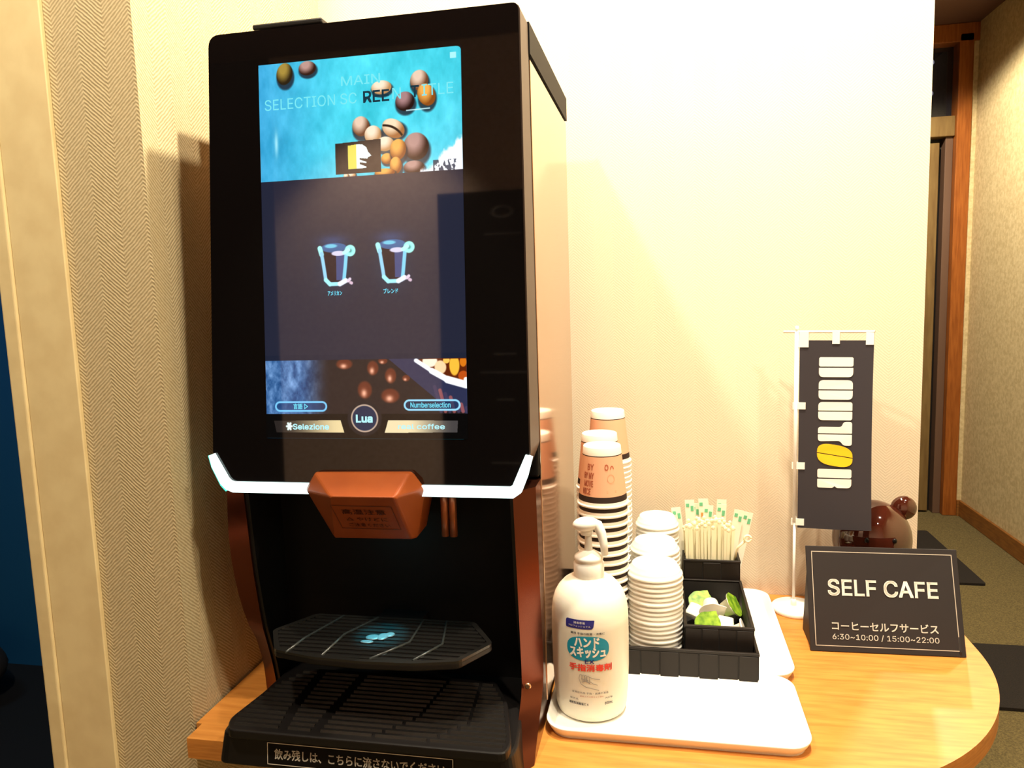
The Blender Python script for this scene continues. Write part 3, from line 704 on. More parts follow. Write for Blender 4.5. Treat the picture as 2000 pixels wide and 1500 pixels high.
for (x_, y_, a_, b_) in ((-0.338, 0.797, 0.009, 0.007), (-0.327, 0.800, 0.007, 0.009), (-0.341, 0.785, 0.008, 0.004), (-0.320, 0.806, 0.006, 0.006)):
    q = MB().lathe([(1.0, 0), (1.0, 0.0008), (0.6, 0.0012)], 16, M=Matrix.Diagonal((a_, b_, 1))).build('target_mark', m_silver, cm); q.data.transform(Matrix.Translation((x_, y_, SZ - 0.0008))); q.parent = shelf; q.location = (0, 0, 0)
MB().box(-0.36, -0.30, 0.845, 0.90, SZ - 0.03, SZ - 0.008).build('shelf_bracket', m_black, cm)
# drip tray: black base overhanging the table, slotted grille on top
base_p = [(-0.507, 0.722), (-0.155, 0.722), (-0.150, 0.745), (-0.166, 0.90), (-0.500, 0.90), (-0.510, 0.748)]
BZ0 = -0.0005
b = MB().prism(round_poly(base_p, 0.012, 4), lambda a, c: (a, c, 0.001), lambda a, c: (-0.33 + (a + 0.33) * 0.965, c + 0.004 * (c < 0.8), 0.038))
b.build('drip_base', m_black, cm, bevel=0.003)
gp = [(-0.487, 0.716), (-0.163, 0.716), (-0.160, 0.735), (-0.180, 0.815), (-0.205, 0.862), (-0.460, 0.862), (-0.485, 0.815), (-0.497, 0.738)]
gpr = round_poly(gp, 0.008, 3)
grate = MB().prism(gpr, lambda a, c: (a, c, 0.038), lambda a, c: (a, c, 0.049)).build('drip_grille', m_black, cm, bevel=0.002)
gin = [(-0.33 + (a + 0.33) * 0.965, 0.79 + (c - 0.79) * 0.93) for a, c in gpr]
# ribs that break the slats into fields, as on the real grille
ribs = [[(-0.421, 0.716), (-0.430, 0.765), (-0.435, 0.862)], [(-0.384, 0.716), (-0.382, 0.765), (-0.376, 0.862)], [(-0.325, 0.716), (-0.275, 0.77), (-0.262, 0.862)], [(-0.262, 0.716), (-0.215, 0.765), (-0.222, 0.862)]]
def rib_x(r, y):
    for (x0, y0), (x1, y1) in zip(r, r[1:]):
        if y0 <= y <= y1: return x0 + (x1 - x0) * (y - y0) / (y1 - y0)
    return r[-1][0]
for k in range(14):
    y = 0.7275 + k * 0.0094; s2 = spans(y, gin)
    if len(s2) < 2: continue
    cuts = [s2[0]]
    for ri, r in enumerate(ribs):
        g_ = 0.012 if ri < 2 else 0.004
        cuts += [rib_x(r, y) - g_ / 2, rib_x(r, y) + g_ / 2]
    cuts.append(s2[-1])
    for i in range(0, len(cuts), 2):
        if cuts[i + 1] - cuts[i] > 0.004:
            x0, x1 = cuts[i], cuts[i + 1]
            q = MB().prism([(y - 0.0022, 0.0488), (y + 0.0022, 0.0488), (y + 0.0005, 0.0514), (y - 0.0005, 0.0514)], lambda a, c: (x0, a, c), lambda a, c: (x1, a, c)).build('slat', m_slat, cm)
            q.parent = grate; q.location = (0, 0, 0)
# label plate on the base
def BPF(a, c, d_=0.0): z_ = 0.0195 + c; return (-0.3330 + a, 0.7218 + (z_ - 0.001) / 0.037 * 0.004 - 0.0006 - d_, z_)
pw, ph = 0.111, 0.0135
b = MB().prism([(-pw, -ph), (pw, -ph), (pw, ph), (-pw, ph)], lambda a, c: BPF(a, c), lambda a, c: BPF(a, c, -0.0015)); lp = b.build('label_plate', m_blackmat, cm)
b = MB()
for x0, x1, z0, z1 in ((-pw + .001, pw - .001, ph - .0018, ph - .001), (-pw + .001, pw - .001, -ph + .001, -ph + .0018), (-pw + .001, -pw + .0018, -ph + .001, ph - .001), (pw - .0018, pw - .001, -ph + .001, ph - .001)):
    b.add([BPF(x0, z0, .0003), BPF(x1, z0, .0003), BPF(x1, z1, .0003), BPF(x0, z1, .0003)], [(0, 1, 2, 3)])
q = b.build('label_border', m_text_w, cm); q.parent = lp; q.location = (0, 0, 0)
q = text_to('label_text', '飲み残しは、こちらに流さないでください', 0.01, lambda a, c: BPF(a, c, 0.0003), m_text_w, None, 0.02, width=0.202, height=0.0118); q.parent = lp; q.location = (0, 0, 0)

# ------------------------------------------------------------------ trays
def tray(x0, x1, y0, y1, zb, label, r=0.028):
    t = thing('serving_tray', label, 'tray', ((x0 + x1) / 2, (y0 + y1) / 2, zb), 'white serving trays')
    MB().prism(rrect(x0 + .006, x1 - .006, y0 + .006, y1 - .006, r - 0.005), lambda a, c: (a, c, zb), lambda a, c: (a, c, zb + 0.005)).build('tray_bed', m_tray, t)
    prof = [(0.010, 0.0045), (0.004, 0.010), (0.001, 0.0145), (-0.0005, 0.0150), (-0.0005, 0.0125), (0.003, 0.006), (0.008, 0.0)]
    m = MB(); rings = []
    for ins_, z_ in prof: rings.append([(a, c, zb + z_) for a, c in rrect(x0 + ins_, x1 - ins_, y0 + ins_, y1 - ins_, max(0.004, r - ins_), 8)])
    n = len(rings[0]); vs = [p for rr in rings for p in rr]; fs = []
    for i in range(len(rings) - 1):
        for k in range(n): fs.append((i * n + k, i * n + (k + 1) % n, (i + 1) * n + (k + 1) % n, (i + 1) * n + k))
    m.add(vs, fs, True); m.build('tray_rim', m_tray, t)
    return t
tray(-0.139, 0.168, 0.825, 0.988, 0.0, 'white tray at the front holding the pump bottle')
tray(-0.139, 0.177, 0.990, 1.283, 0.0, 'white tray at the back holding the black baskets')

# ------------------------------------------------------------------ pump bottle
BX, BY, TZ = -0.0885, 0.898, 0.0052
bt = thing('pump_bottle', 'white hand sanitizer pump bottle on the front tray', 'bottle', (BX, BY, TZ))
prof = [(0.030, 0.002), (0.038, 0.0), (0.0425, 0.003), (0.0445, 0.010), (0.0465, 0.03), (0.0478, 0.06), (0.0482, 0.10), (0.0478, 0.128), (0.0462, 0.142), (0.0432, 0.152), (0.0385, 0.160), (0.032, 0.167), (0.024, 0.172), (0.0165, 0.1745), (0.0155, 0.178)]
MB().lathe([(r, z + TZ) for r, z in prof], 56, (BX, BY, 0)).build('bottle_body', m_bottle, bt)
zc = TZ + 0.168
MB().lathe([(0.0185, zc + 0.004), (0.0190, zc + 0.006), (0.0190, zc + 0.022), (0.0175, zc + 0.024), (0.0175, zc + 0.0265), (0.0182, zc + 0.0275), (0.0175, zc + 0.031), (0.013, zc + 0.034), (0.0085, zc + 0.037), (0.006, zc + 0.038)], 36, (BX, BY, 0)).build('collar', m_white, bt)
MB().lathe([(0.0052, zc + 0.036), (0.0045, zc + 0.05), (0.004, zc + 0.062)], 20, (BX, BY, 0)).build('pump_stem', m_white, bt)
hp = MB(); Rt = Matrix.Rotation(math.radians(-6), 3, 'Y')
hp.ellipsoid((BX - 0.003, BY, zc + 0.071), (0.0165, 0.0135, 0.0088), 28, 12, M=Rt)
hp.tube([(BX - 0.002, BY, zc + 0.058), (BX - 0.002, BY, zc + 0.07)], [0.0075, 0.010], 18)
hp.tube([(BX + 0.002, BY, zc + 0.074), (BX + 0.012, BY - 0.001, zc + 0.070), (BX + 0.0165, BY - 0.003, zc + 0.061), (BX + 0.0195, BY - 0.005, zc + 0.048), (BX + 0.0205, BY - 0.006, zc + 0.034)], [0.0065, 0.0068, 0.006, 0.005, 0.0042], 16)
hp.build('pump_head', m_white, bt)
VA = math.atan2(-BY, -BX) + 0.03            # the label looks towards the customer
RB = 0.0483
def rad(z):
    zz = [p[1] + TZ for p in prof]; rr = [p[0] for p in prof]; return float(np.interp(z, zz[1:], rr[1:]))
def BW(a, c, z0, off=0.0003, x0=0.0):
    z_ = z0 + c; r = rad(z_) + off; th = VA + (a + x0 - 0.003) / RB; return (BX + r * math.cos(th), BY + r * math.sin(th), z_)
def patch(name, P, z0, m, off, x0=0.0, n=14):
    # fill a convex outline with a fan of small quads so it wraps round the bottle
    Q = []
    for i in range(len(P)):
        p0, p1 = Vector(P[i]), Vector(P[(i + 1) % len(P)]); n_s = max(1, int((p1 - p0).length / 0.0015))
        Q += [tuple(p0 + (p1 - p0) * q / n_s) for q in range(n_s)]
    P = Q; vs = []; fs = []; k = len(P); rings_ = 10
    cx_ = sum(p[0] for p in P) / k; cy_ = sum(p[1] for p in P) / k
    vs.append(BW(cx_, cy_, z0, off, x0))
    for j in range(1, rings_ + 1):
        for p in P: vs.append(BW(cx_ + (p[0] - cx_) * j / rings_, cy_ + (p[1] - cy_) * j / rings_, z0, off, x0))
    for i in range(k): fs.append((0, 1 + i, 1 + (i + 1) % k))
    for j in range(rings_ - 1):
        for i in range(k): fs.append((1 + j * k + i, 1 + (j + 1) * k + i, 1 + (j + 1) * k + (i + 1) % k, 1 + j * k + (i + 1) % k))
    return MB().add(vs, fs, True).build(name, m, bt)
LX = 0.0
patch('label_tag', round_poly([(-0.0185, -0.0055), (0.0165, -0.0055), (0.0185, 0.0055), (-0.0185, 0.0055)], [0.002, 0.004, 0.001, 0.003], 5), 0.1345, m_navy, 0.0003, -0.0115)
el = []
patch('label_emblem', [(0.0265 * math.copysign(abs(math.cos(t_)) ** 0.8, math.cos(t_)), 0.0155 * math.copysign(abs(math.sin(t_)) ** 0.8, math.sin(t_))) for t_ in [2 * PI * k / 36 for k in range(36)]], 0.1045, m_teal, 0.0003, -0.002)
def btxt(txt, x0, z0, wd, ht, m, bold=0.0, off=0.0006, n='label_text'): text_to(n, txt, 0.01, lambda a, c: BW(a, c, z0, off, x0), m, bt, bold, width=wd, height=ht, wrap=0.0015)
btxt('ハンド', -0.003, 0.1125, 0.030, 0.0115, m_text_w, 0.05)
btxt('スキッシュ', -0.002, 0.1000, 0.044, 0.0125, m_text_w, 0.05)
btxt('EX', 0.0, 0.0885, 0.011, 0.005, m_navy, 0.04)
btxt('手指消毒剤', 0.001, 0.0805, 0.053, 0.0085, m_text_r, 0.05)
btxt('薬用 手指の殺菌・消毒に', -0.002, 0.1235, 0.042, 0.0028, m_text_k, 0.02)
btxt('消毒専用', -0.012, 0.1365, 0.014, 0.0028, m_text_w, 0.0, 0.0007); btxt('プロフェッショナル', -0.012, 0.1325, 0.028, 0.0022, m_text_w, 0.0, 0.0007)
btxt('医薬部外品 手指・皮膚の消毒', 0.0, 0.0475, 0.046, 0.0026, m_text_k, 0.0)
btxt('使用上の注意をよく読む', 0.002, 0.0430, 0.030, 0.002, m_text_p, 0.0)
btxt('販売名', -0.021, 0.0385, 0.011, 0.0026, m_text_k, 0.0); btxt('速乾性消毒液ＥＸ', -0.0155, 0.0325, 0.026, 0.0034, m_text_k, 0.03)
btxt('内容量', 0.024, 0.0405, 0.010, 0.0022, m_text_k, 0.0); btxt('800mL', 0.024, 0.0335, 0.011, 0.0034, m_text_k, 0.03)
# the little drawing of two rubbing hands: thin grey strokes
m_hand = mat('grey_line_print', sr(150, 146, 140), 0.6)
hb = MB()
def stroke(pts, w0):
    for (x0, z0), (x1, z1) in zip(pts, pts[1:]):
        d_ = Vector((x1 - x0, z1 - z0)); n_v = Vector((-d_.y, d_.x)).normalized() * w0 / 2
        hb.add([BW(x0 + n_v.x, z0 + n_v.y, 0, 0.0006), BW(x1 + n_v.x, z1 + n_v.y, 0, 0.0006), BW(x1 - n_v.x, z1 - n_v.y, 0, 0.0006), BW(x0 - n_v.x, z0 - n_v.y, 0, 0.0006)], [(0, 1, 2, 3)])
for k in range(4):
    x_ = -0.0135 + k * 0.003; stroke([(x_, 0.066 - k * 0.0012), (x_ + 0.0015, 0.0715 - k * 0.0004), (x_ + 0.0033, 0.0715 - k * 0.0004), (x_ + 0.0045, 0.064 - k * 0.001)], 0.0007)
stroke([(-0.0135, 0.066), (-0.011, 0.059), (-0.005, 0.0555), (0.004, 0.0535), (0.011, 0.0515)], 0.0008)
stroke([(-0.0015, 0.069), (0.006, 0.0665), (0.012, 0.0655)], 0.0007); stroke([(0.000, 0.063), (0.005, 0.0595), (0.009, 0.0585)], 0.0007)
stroke([(-0.010, 0.0615), (-0.005, 0.0635), (0.000, 0.0605)], 0.0011); stroke([(-0.009, 0.065), (-0.005, 0.066), (-0.002, 0.064)], 0.0011)
hb.build('hand_drawing', m_hand, bt, fix=False)

# ------------------------------------------------------------------ baskets
def basket(x0, x1, y0, y1, z0, z1, label, strips, floor_t=0.003, t_=0.003, rim=True):
    t = thing('woven_basket', label, 'basket', ((x0 + x1) / 2, (y0 + y1) / 2, z0), 'black woven baskets')
    b = MB().box(x0, x1, y0, y1, z0, z0 + floor_t)
    b.box(x0, x1, y0, y0 + t_, z0, z1 - 0.002).box(x0, x1, y1 - t_, y1, z0, z1 - 0.002).box(x0, x0 + t_, y0, y1, z0, z1 - 0.002).box(x1 - t_, x1, y0, y1, z0, z1 - 0.002)
    b.build('basket_shell', m_basket_in, t)
    fr = MB()
    e = 0.0012
    for zz in (z1 - 0.004,):
        fr.box(x0 - e, x1 + e, y0 - e, y0 + t_, zz, z1).box(x0 - e, x1 + e, y1 - t_, y1 + e, zz, z1).box(x0 - e, x0 + t_, y0, y1, zz, z1).box(x1 - t_, x1 + e, y0, y1, zz, z1)
    fr.build('basket_rim', m_basket, t, bevel=0.0008)
    w_ = strips
    n = max(1, round((x1 - x0) / w_))
    for k in range(n):
        a = x0 + (x1 - x0) * k / n; c = x0 + (x1 - x0) * (k + 1) / n; p = 0.0016 if k % 2 else 0.0006
        MB().box(a + .0008, c - .0008, y0 - p, y0, z0 + .001, z1 - .0045).build('strap', m_basket, t, bevel=0.0006)
    n = max(1, round((y1 - y0) / w_))
    for k in range(n):
        a = y0 + (y1 - y0) * k / n; c = y0 + (y1 - y0) * (k + 1) / n; p = 0.0016 if k % 2 else 0.0006
        MB().box(x1, x1 + p, a + .0008, c - .0008, z0 + .001, z1 - .0045).build('strap', m_basket, t, bevel=0.0006)
        MB().box(x0 + t_, x0 + t_ + 0.0005, a + .0008, c - .0008, z0 + .004, z1 - .0045).build('strap', m_basket, t)
    return t
TB = 0.0052
basket(-0.132, 0.1265, 0.982, 1.262, TB, 0.046, 'large low black woven basket on the back tray holding the cups and lids', 0.0255)
basket(0.0315, 0.1262 - 0.003, 1.006, 1.176, TB + 0.0035, 0.0705, 'middle black woven basket full of creamer pods', 0.0255)
basket(0.0365, 0.1225, 1.180, 1.255, TB + 0.0035, 0.101, 'tall black woven basket at the back holding stirrers and sachets', 0.0255)

ORD = ['', 'second', 'third', 'fourth', 'fifth', 'sixth', 'seventh', 'eighth', 'ninth', 'tenth', 'eleventh', 'twelfth', 'thirteenth', 'fourteenth', 'fifteenth', 'sixteenth', 'seventeenth', 'eighteenth', 'nineteenth', 'twentieth'] + \
      ['twenty-' + q for q in ('first', 'second', 'third', 'fourth', 'fifth', 'sixth', 'seventh', 'eighth', 'ninth')] + ['thirtieth'] + ['thirty-' + q for q in ('first', 'second', 'third', 'fourth', 'fifth')]
# ------------------------------------------------------------------ paper cups (upside down stacks)
CH = 0.0835; RR, RT = 0.0362, 0.0262
def cup_proto(name):
    t = thing(name, 'x', 'cup')
    r_at = lambda z: RR - 0.0012 + (RT - RR + 0.0012) * z / CH
    prof = [(r_at(0.003), 0.003), (r_at(0.0075), 0.0075), (r_at(0.0158), 0.0158), (r_at(CH - 0.0125), CH - 0.0125), (r_at(CH - 0.0112), CH - 0.0112), (r_at(CH - 0.001), CH - 0.001), (r_at(CH) - 0.0005, CH), (r_at(CH) - 0.0015, CH), (r_at(CH) - 0.002, CH - 0.006), (0.001, CH - 0.0062)]
    mi = [0, 1, 2, 1, 0, 0, 0, 0, 0]
    MB().lathe(prof, 40, mi=mi, cap=False).build('cup_wall', [m_cupwhite, m_cupband, m_cupbody], t)
    MB().lathe([(RR - 0.0018, 0.0002), (RR - 0.0002, 0.0), (RR + 0.0008, 0.0014), (RR + 0.0006, 0.0030), (RR - 0.001, 0.0036), (RR - 0.003, 0.003)], 40, cap=False).build('cup_rim', m_cupwhite, t)
    return t, r_at
cup0, r_at = cup_proto('paper_cup')
cup0['group'] = 'paper cups in the front stack'
def cup_stack(x, y, z0, ztop, pitch, first, lab_top, lab_rest, group, wob=0.0006):
    n = int(round((ztop - CH - z0) / pitch)) + 1
    for k in range(n):
        z_ = ztop - CH - k * pitch
        if z_ < z0 - 0.002: break
        p = (x + rnd.uniform(-wob, wob), y + rnd.uniform(-wob, wob), z_)
        if k == 0 and first: o = cup0; o.location = p
        else:
            o = bpy.data.objects.new('paper_cup', None); o.empty_display_size = 0.02; C.objects.link(o); o.location = p; o['category'] = 'cup'
            for ch in cup_parts:
                d2 = ch.copy(); C.objects.link(d2); d2.parent = o; d2.location = (0, 0, 0)
        o['label'] = lab_top if k == 0 else lab_rest % ORD[k]; o['group'] = group
        if k == 0: tops.append(o)
cup_parts = list(cup0.children); tops = []
ZB = TB + 0.0035
CX1, CY1 = -0.0800, 1.036
cup_stack(CX1, CY1, ZB, 0.3165, 0.0137, True, 'topmost paper cup of the front stack with brown print on its side', 'brown banded paper cup nested in the front cup stack, %s from the top', 'paper cups in the front stack')
cup_stack(-0.0895, 1.113, ZB, 0.319, 0.0082, False, 'topmost paper cup of the middle stack, just behind the front one', 'paper cup nested in the middle cup stack, %s from the top', 'paper cups in the middle stack', 0.0003)
cup_stack(-0.0820, 1.190, ZB, 0.3415, 0.0082, False, 'topmost paper cup of the rear stack, the highest of all', 'paper cup nested in the rear cup stack nearest the wall, %s from the top', 'paper cups in the rear stack', 0.0003)
# brown print on the top cup of the front stack
tc0 = tops[0]; TL = tc0.location
CA = math.atan2(-CY1, -CX1)
def CWp(a, c, z0, x0): z_ = z0 + c; r = r_at(z_) + 0.0004; th = CA + (a + x0) / RR; return (TL.x + r * math.cos(th), TL.y + r * math.sin(th), TL.z + z_)
for i, (tx_, z0, x0, wd) in enumerate((('BY', 0.057, -0.021, 0.012), ('BY MY', 0.045, -0.024, 0.019), ('MOVE', 0.034, -0.024, 0.017), ('NICE', 0.023, -0.027, 0.015), ('O ⌒', 0.057, 0.012, 0.016))):
    text_to('cup_print', tx_, 0.01, lambda a, c: CWp(a, c, z0, x0), m_text_p, tc0, 0.04, width=wd, height=0.0082, wrap=0.0015)
b = MB()
for k in range(18):
    a0 = 2 * PI * k / 18; a1 = 2 * PI * (k + 1) / 18; ro, ri = 0.0062, 0.0056
    b.add([CWp(ro * math.cos(a0), ro * math.sin(a0), 0.041, 0.014), CWp(ro * math.cos(a1), ro * math.sin(a1), 0.041, 0.014), CWp(ri * math.cos(a1), ri * math.sin(a1), 0.041, 0.014), CWp(ri * math.cos(a0), ri * math.sin(a0), 0.041, 0.014)], [(0, 1, 2, 3)])
for zz in (0.0235, 0.0215): b.add([CWp(-0.008, 0, zz, 0.014), CWp(0.008, 0, zz, 0.014), CWp(0.008, 0.0006, zz, 0.014), CWp(-0.008, 0.0006, zz, 0.014)], [(0, 1, 2, 3)])
b.build('cup_drawing', mat('pale_cup_print', sr(206, 150, 110), 0.6), tc0, fix=False)

# ------------------------------------------------------------------ lids
LH = 0.014
lp_ = [(0.0385, 0.0), (0.0393, 0.0012), (0.0388, 0.0032), (0.0372, 0.0042), (0.0362, 0.0068), (0.0352, 0.0095), (0.0325, 0.0115), (0.0318, 0.0150), (0.0305, 0.0160), (0.0285, 0.0150), (0.0275, 0.0118), (0.001, 0.0115)]
lid0 = MB().lathe(lp_, 40, cap=False).build('cup_lid', m_lid)
def lid_stack(x, y, z0, n, pitch, lt, lr, group, first=False, sc=1.0):
    for k in range(n):
        o = lid0 if (first and k == 0) else bpy.data.objects.new('cup_lid', lid0.data)
        if not (first and k == 0): C.objects.link(o)
        o.location = (x + rnd.uniform(-.0007, .0007), y + rnd.uniform(-.0007, .0007), z0 + k * pitch); o.rotation_euler.z = rnd.uniform(0, 6); o.scale = (sc, sc, 1)
        tag(o, lt if k == n - 1 else lr % ORD[n - 1 - k], 'lid', group)
lid_stack(-0.0085, 1.036, ZB, 19, 0.0068, 'topmost white plastic lid of the front lid stack', 'white plastic lid in the front lid stack, %s from the top', 'white lids in the front stack', True)
lid_stack(-0.0085, 1.116, ZB, 20, 0.0068, 'topmost white plastic lid of the middle lid stack', 'white plastic lid in the middle lid stack, %s from the top', 'white lids in the middle stack', sc=0.95)
lid_stack(-0.0050, 1.197, ZB, 22, 0.0068, 'topmost white plastic lid of the rear lid stack', 'white plastic lid in the rear lid stack, %s from the top', 'white lids in the rear stack', sc=0.88)

# ------------------------------------------------------------------ creamers
def creamer(x, y, z, rot, label, green, first=None):
    t = thing('creamer_pod', label, 'creamer', (0, 0, 0), 'creamer pods in the basket')
    MB().lathe([(0.0095, -0.010), (0.0105, -0.0095), (0.0135, 0.0065), (0.0185, 0.0075), (0.0185, 0.0085)], 24).build('pod_cup', m_creamer, t)
    b = MB(); n = 24; pts = []
    for k in range(n):
        a = 2 * PI * k / n; r = 0.0188 * (1 + 0.02 * math.sin(8 * a)); 
        if abs(a - PI / 4) < 0.35: r += 0.005 * (1 - abs(a - PI / 4) / 0.35)
        pts.append((r * math.cos(a), r * math.sin(a)))
    b.prism(pts, lambda a, c: (a, c, 0.0086), lambda a, c: (a, c, 0.0094)); b.build('foil_lid', m_foil if green else m_creamer, t)
    t.location = (x, y, z); t.rotation_euler = rot
    return t
R_ = math.radians
for x, y, z, rot, lab, gr_ in [
    (0.059, 1.140, 0.043, (R_(35), R_(-5), 0.3), 'creamer pod with a green lid at the back of the pile', True),
    (0.050, 1.108, 0.046, (R_(150), R_(25), 0), 'white creamer pod lying at the left rim of the pile', False),
    (0.073, 1.100, 0.057, (R_(118), R_(14), 0.2), 'white creamer pod upside down on the middle of the pile', False),
    (0.101, 1.120, 0.050, (R_(48), R_(30), 0.9), 'creamer pod with a green lid at the right side of the pile', True),
    (0.064, 1.052, 0.049, (R_(55), R_(-8), 0.2), 'creamer pod with a green lid at the front of the pile', True),
    (0.091, 1.072, 0.045, (R_(160), R_(10), 0), 'white creamer pod upside down at the front centre', False),
    (0.107, 1.047, 0.043, (R_(20), R_(70), 0.3), 'white creamer pod on its side in the front right corner', False),
    (0.050, 1.075, 0.022, (R_(170), 0, 0), 'creamer pod at the bottom left under the others', False),
    (0.088, 1.105, 0.022, (R_(5), 0, 0), 'creamer pod at the bottom under the middle of the pile', True),
    (0.082, 1.040, 0.021, (R_(175), 0, 0), 'creamer pod at the bottom front under the others', False),
    (0.105, 1.150, 0.026, (R_(0), R_(5), 1), 'creamer pod at the bottom in the back right corner', False)]:
    creamer(x, y, z, rot, lab, gr_)

# ------------------------------------------------------------------ stirrers and sachets
z0 = ZB + 0.0045
k = 0
for j in range(4):
    for i in range(15):
        x = 0.0440 + i * 0.00465 + rnd.uniform(-.0008, .0008); y = 1.192 + j * 0.0062 + rnd.uniform(-.001, .001)
        h_ = 0.146 + rnd.uniform(-0.009, 0.004) - 0.0005 * (i - 7) ** 2 * 0.4
        tx = rnd.uniform(-0.002, 0.002) + (i - 7) * 0.0006; ty = rnd.uniform(-0.002, 0.002)
        b = MB(); hw, ht = 0.0021, 0.0009
        b.add([(x - hw, y - ht, z0), (x + hw, y - ht, z0), (x + hw, y + ht, z0), (x - hw, y + ht, z0), (x + tx - hw, y + ty - ht, z0 + h_), (x + tx + hw, y + ty - ht, z0 + h_), (x + tx + hw, y + ty + ht, z0 + h_), (x + tx - hw, y + ty + ht, z0 + h_)],
              [(0, 3, 2, 1), (4, 5, 6, 7), (0, 1, 5, 4), (1, 2, 6, 5), (2, 3, 7, 6), (3, 0, 4, 7)])
        b.ellipsoid((x + tx, y + ty, z0 + h_), (0.0030, 0.0014, 0.0038), 10, 6)
        tag(rebase(b.build('coffee_stirrer', m_stick), (x, y, z0)), 'cream plastic stirrer standing upright in the bunch in the back basket', 'stirrer', 'stirrers standing in the basket')
b = MB().tube([(0.1130, 1.196, z0 + 0.07), (0.1195, 1.192, z0 + 0.105), (0.1295, 1.186, z0 + 0.118)], [0.0018, 0.0020, 0.0022], 10)
for kk in range(16):
    pass
rg = [(0.1345 + 0.0050 * math.cos(q_), 1.184, z0 + 0.1235 + 0.0050 * math.sin(q_)) for q_ in [2 * PI * q / 16 for q in range(17)]]
b.tube(rg, 0.0019, 8)
b.tube([(0.1115, 1.200, z0), (0.1130, 1.196, z0 + 0.07)], 0.0018, 10)
tag(rebase(b.build('coffee_stirrer', m_stick), (0.1115, 1.2, z0)), 'single stirrer with a ring end leaning out to the right of the bunch', 'stirrer')
SACH = sorted([(0.047, -8, 0.178, 1.225), (0.056, -3, 0.188, 1.232), (0.066, 4, 0.182, 1.224), (0.075, -2, 0.190, 1.233), (0.084, 5, 0.184, 1.226), (0.093, 2, 0.189, 1.234), (0.101, 9, 0.176, 1.227), (0.109, 12, 0.172, 1.233), (0.040 + 0.012, 2, 0.180, 1.241), (0.088, -6, 0.186, 1.242)])
for k, (x, tz, ln, yy_) in enumerate(SACH):
    ln -= 0.017
    t = thing('sugar_sachet', 'slim white sugar sachet with green print behind the stirrers, %s from the left' % (['first'] + ORD[1:])[k], 'sachet', (x, yy_, z0), 'sugar sachets behind the stirrers')
    MB().hull([(-0.0075, -0.0003, 0), (0.0075, -0.0003, 0), (-0.0075, 0.0003, 0), (0.0075, 0.0003, 0), (-0.0078, -0.0018, ln / 2), (0.0078, -0.0018, ln / 2), (-0.0078, 0.0018, ln / 2), (0.0078, 0.0018, ln / 2), (-0.0075, -0.0003, ln), (0.0075, -0.0003, ln), (-0.0075, 0.0003, ln), (0.0075, 0.0003, ln)]).build('sachet_body', m_packet).parent = t
    b = MB(); b.box(-0.0060, -0.0008, -0.00095, -0.0004, ln - 0.012, ln - 0.006).box(0.0012, 0.0058, -0.0011, -0.0004, ln - 0.019, ln - 0.010); b.build('sachet_print', m_green).parent = t
    if k % 3 == 1: MB().box(-0.004, 0.004, -0.0013, -0.0004, ln - 0.030, ln - 0.023).build('sachet_print', mat('orange_print', sr(226, 160, 90), .5)).parent = t
    t.rotation_euler = (0, R_(tz), 0)

# ------------------------------------------------------------------ flag
FX, FY = 0.2135, 1.238
fl = thing('table_flag', 'small charcoal banner flag on a white pole with a round base', 'flag', (FX, FY, 0))
MB().lathe([(0.0372, 0.0), (0.0380, 0.002), (0.0378, 0.0055), (0.0360, 0.0075), (0.008, 0.0085)], 44, (FX + 0.003, FY, 0)).build('base', m_white, fl)
MB().lathe([(0.0048, 0.0085), (0.0042, 0.018), (0.0025, 0.019)], 16, (FX, FY, 0)).build('pole_socket', m_white, fl)
MB().tube([(FX, FY, 0.008), (FX, FY, 0.15)], 0.0022, 12).tube([(FX, FY, 0.15), (FX, FY, 0.458)], 0.0034, 12).tube([(FX, FY, 0.458), (FX, FY, 0.467)], 0.0026, 12).build('pole', m_white, fl)
FE = (0.3110, 1.182)     # free end of the crossbar
dv = Vector((FE[0] - FX, FE[1] - FY, 0)); FL = dv.length; dv.normalize(); fn = Vector((dv.y, -dv.x, 0))   # fn faces the camera
if fn.y > 0: fn = -fn
bar = MB().tube([Vector((FX, FY, 0.4575)) - dv * 0.021, Vector((FX, FY, 0.459)) + dv * (FL + 0.002)], 0.0021, 10); bar.build('crossbar', m_white, fl)
def FP(a, c, d_=0.0):
    # a 0..1 across, c 0..1 down
    z_ = 0.4445 - 0.3035 * c + 0.0015 * a * (1 - c) + 0.019 * a * c
    bul = 0.014 * math.sin(PI * a) * (0.25 + 0.75 * c) * 0.35 + 0.012 * c * a * a
    wd = 0.0048 + (FL - 0.0035 + 0.006 * c * c) * a
    p = Vector((FX, FY, z_)) + dv * wd + fn * (bul + 0.001 + d_); return tuple(p)
na, nc = 16, 30; vs = []; fs = []
for d_ in (0.0, -0.0006):
    for j in range(nc + 1):
        for i in range(na + 1): vs.append(FP(i / na, j / nc, d_))
o_ = (na + 1) * (nc + 1)
for j in range(nc):
    for i in range(na):
        q = j * (na + 1) + i; fs.append((q, q + 1, q + na + 2, q + na + 1)); fs.append((o_ + q, o_ + q + na + 1, o_ + q + na + 2, o_ + q + 1))
cloth = MB().add(vs, fs, True).build('cloth', m_flag, fl)
FWm, FHm = FL - 0.0035, 0.3035
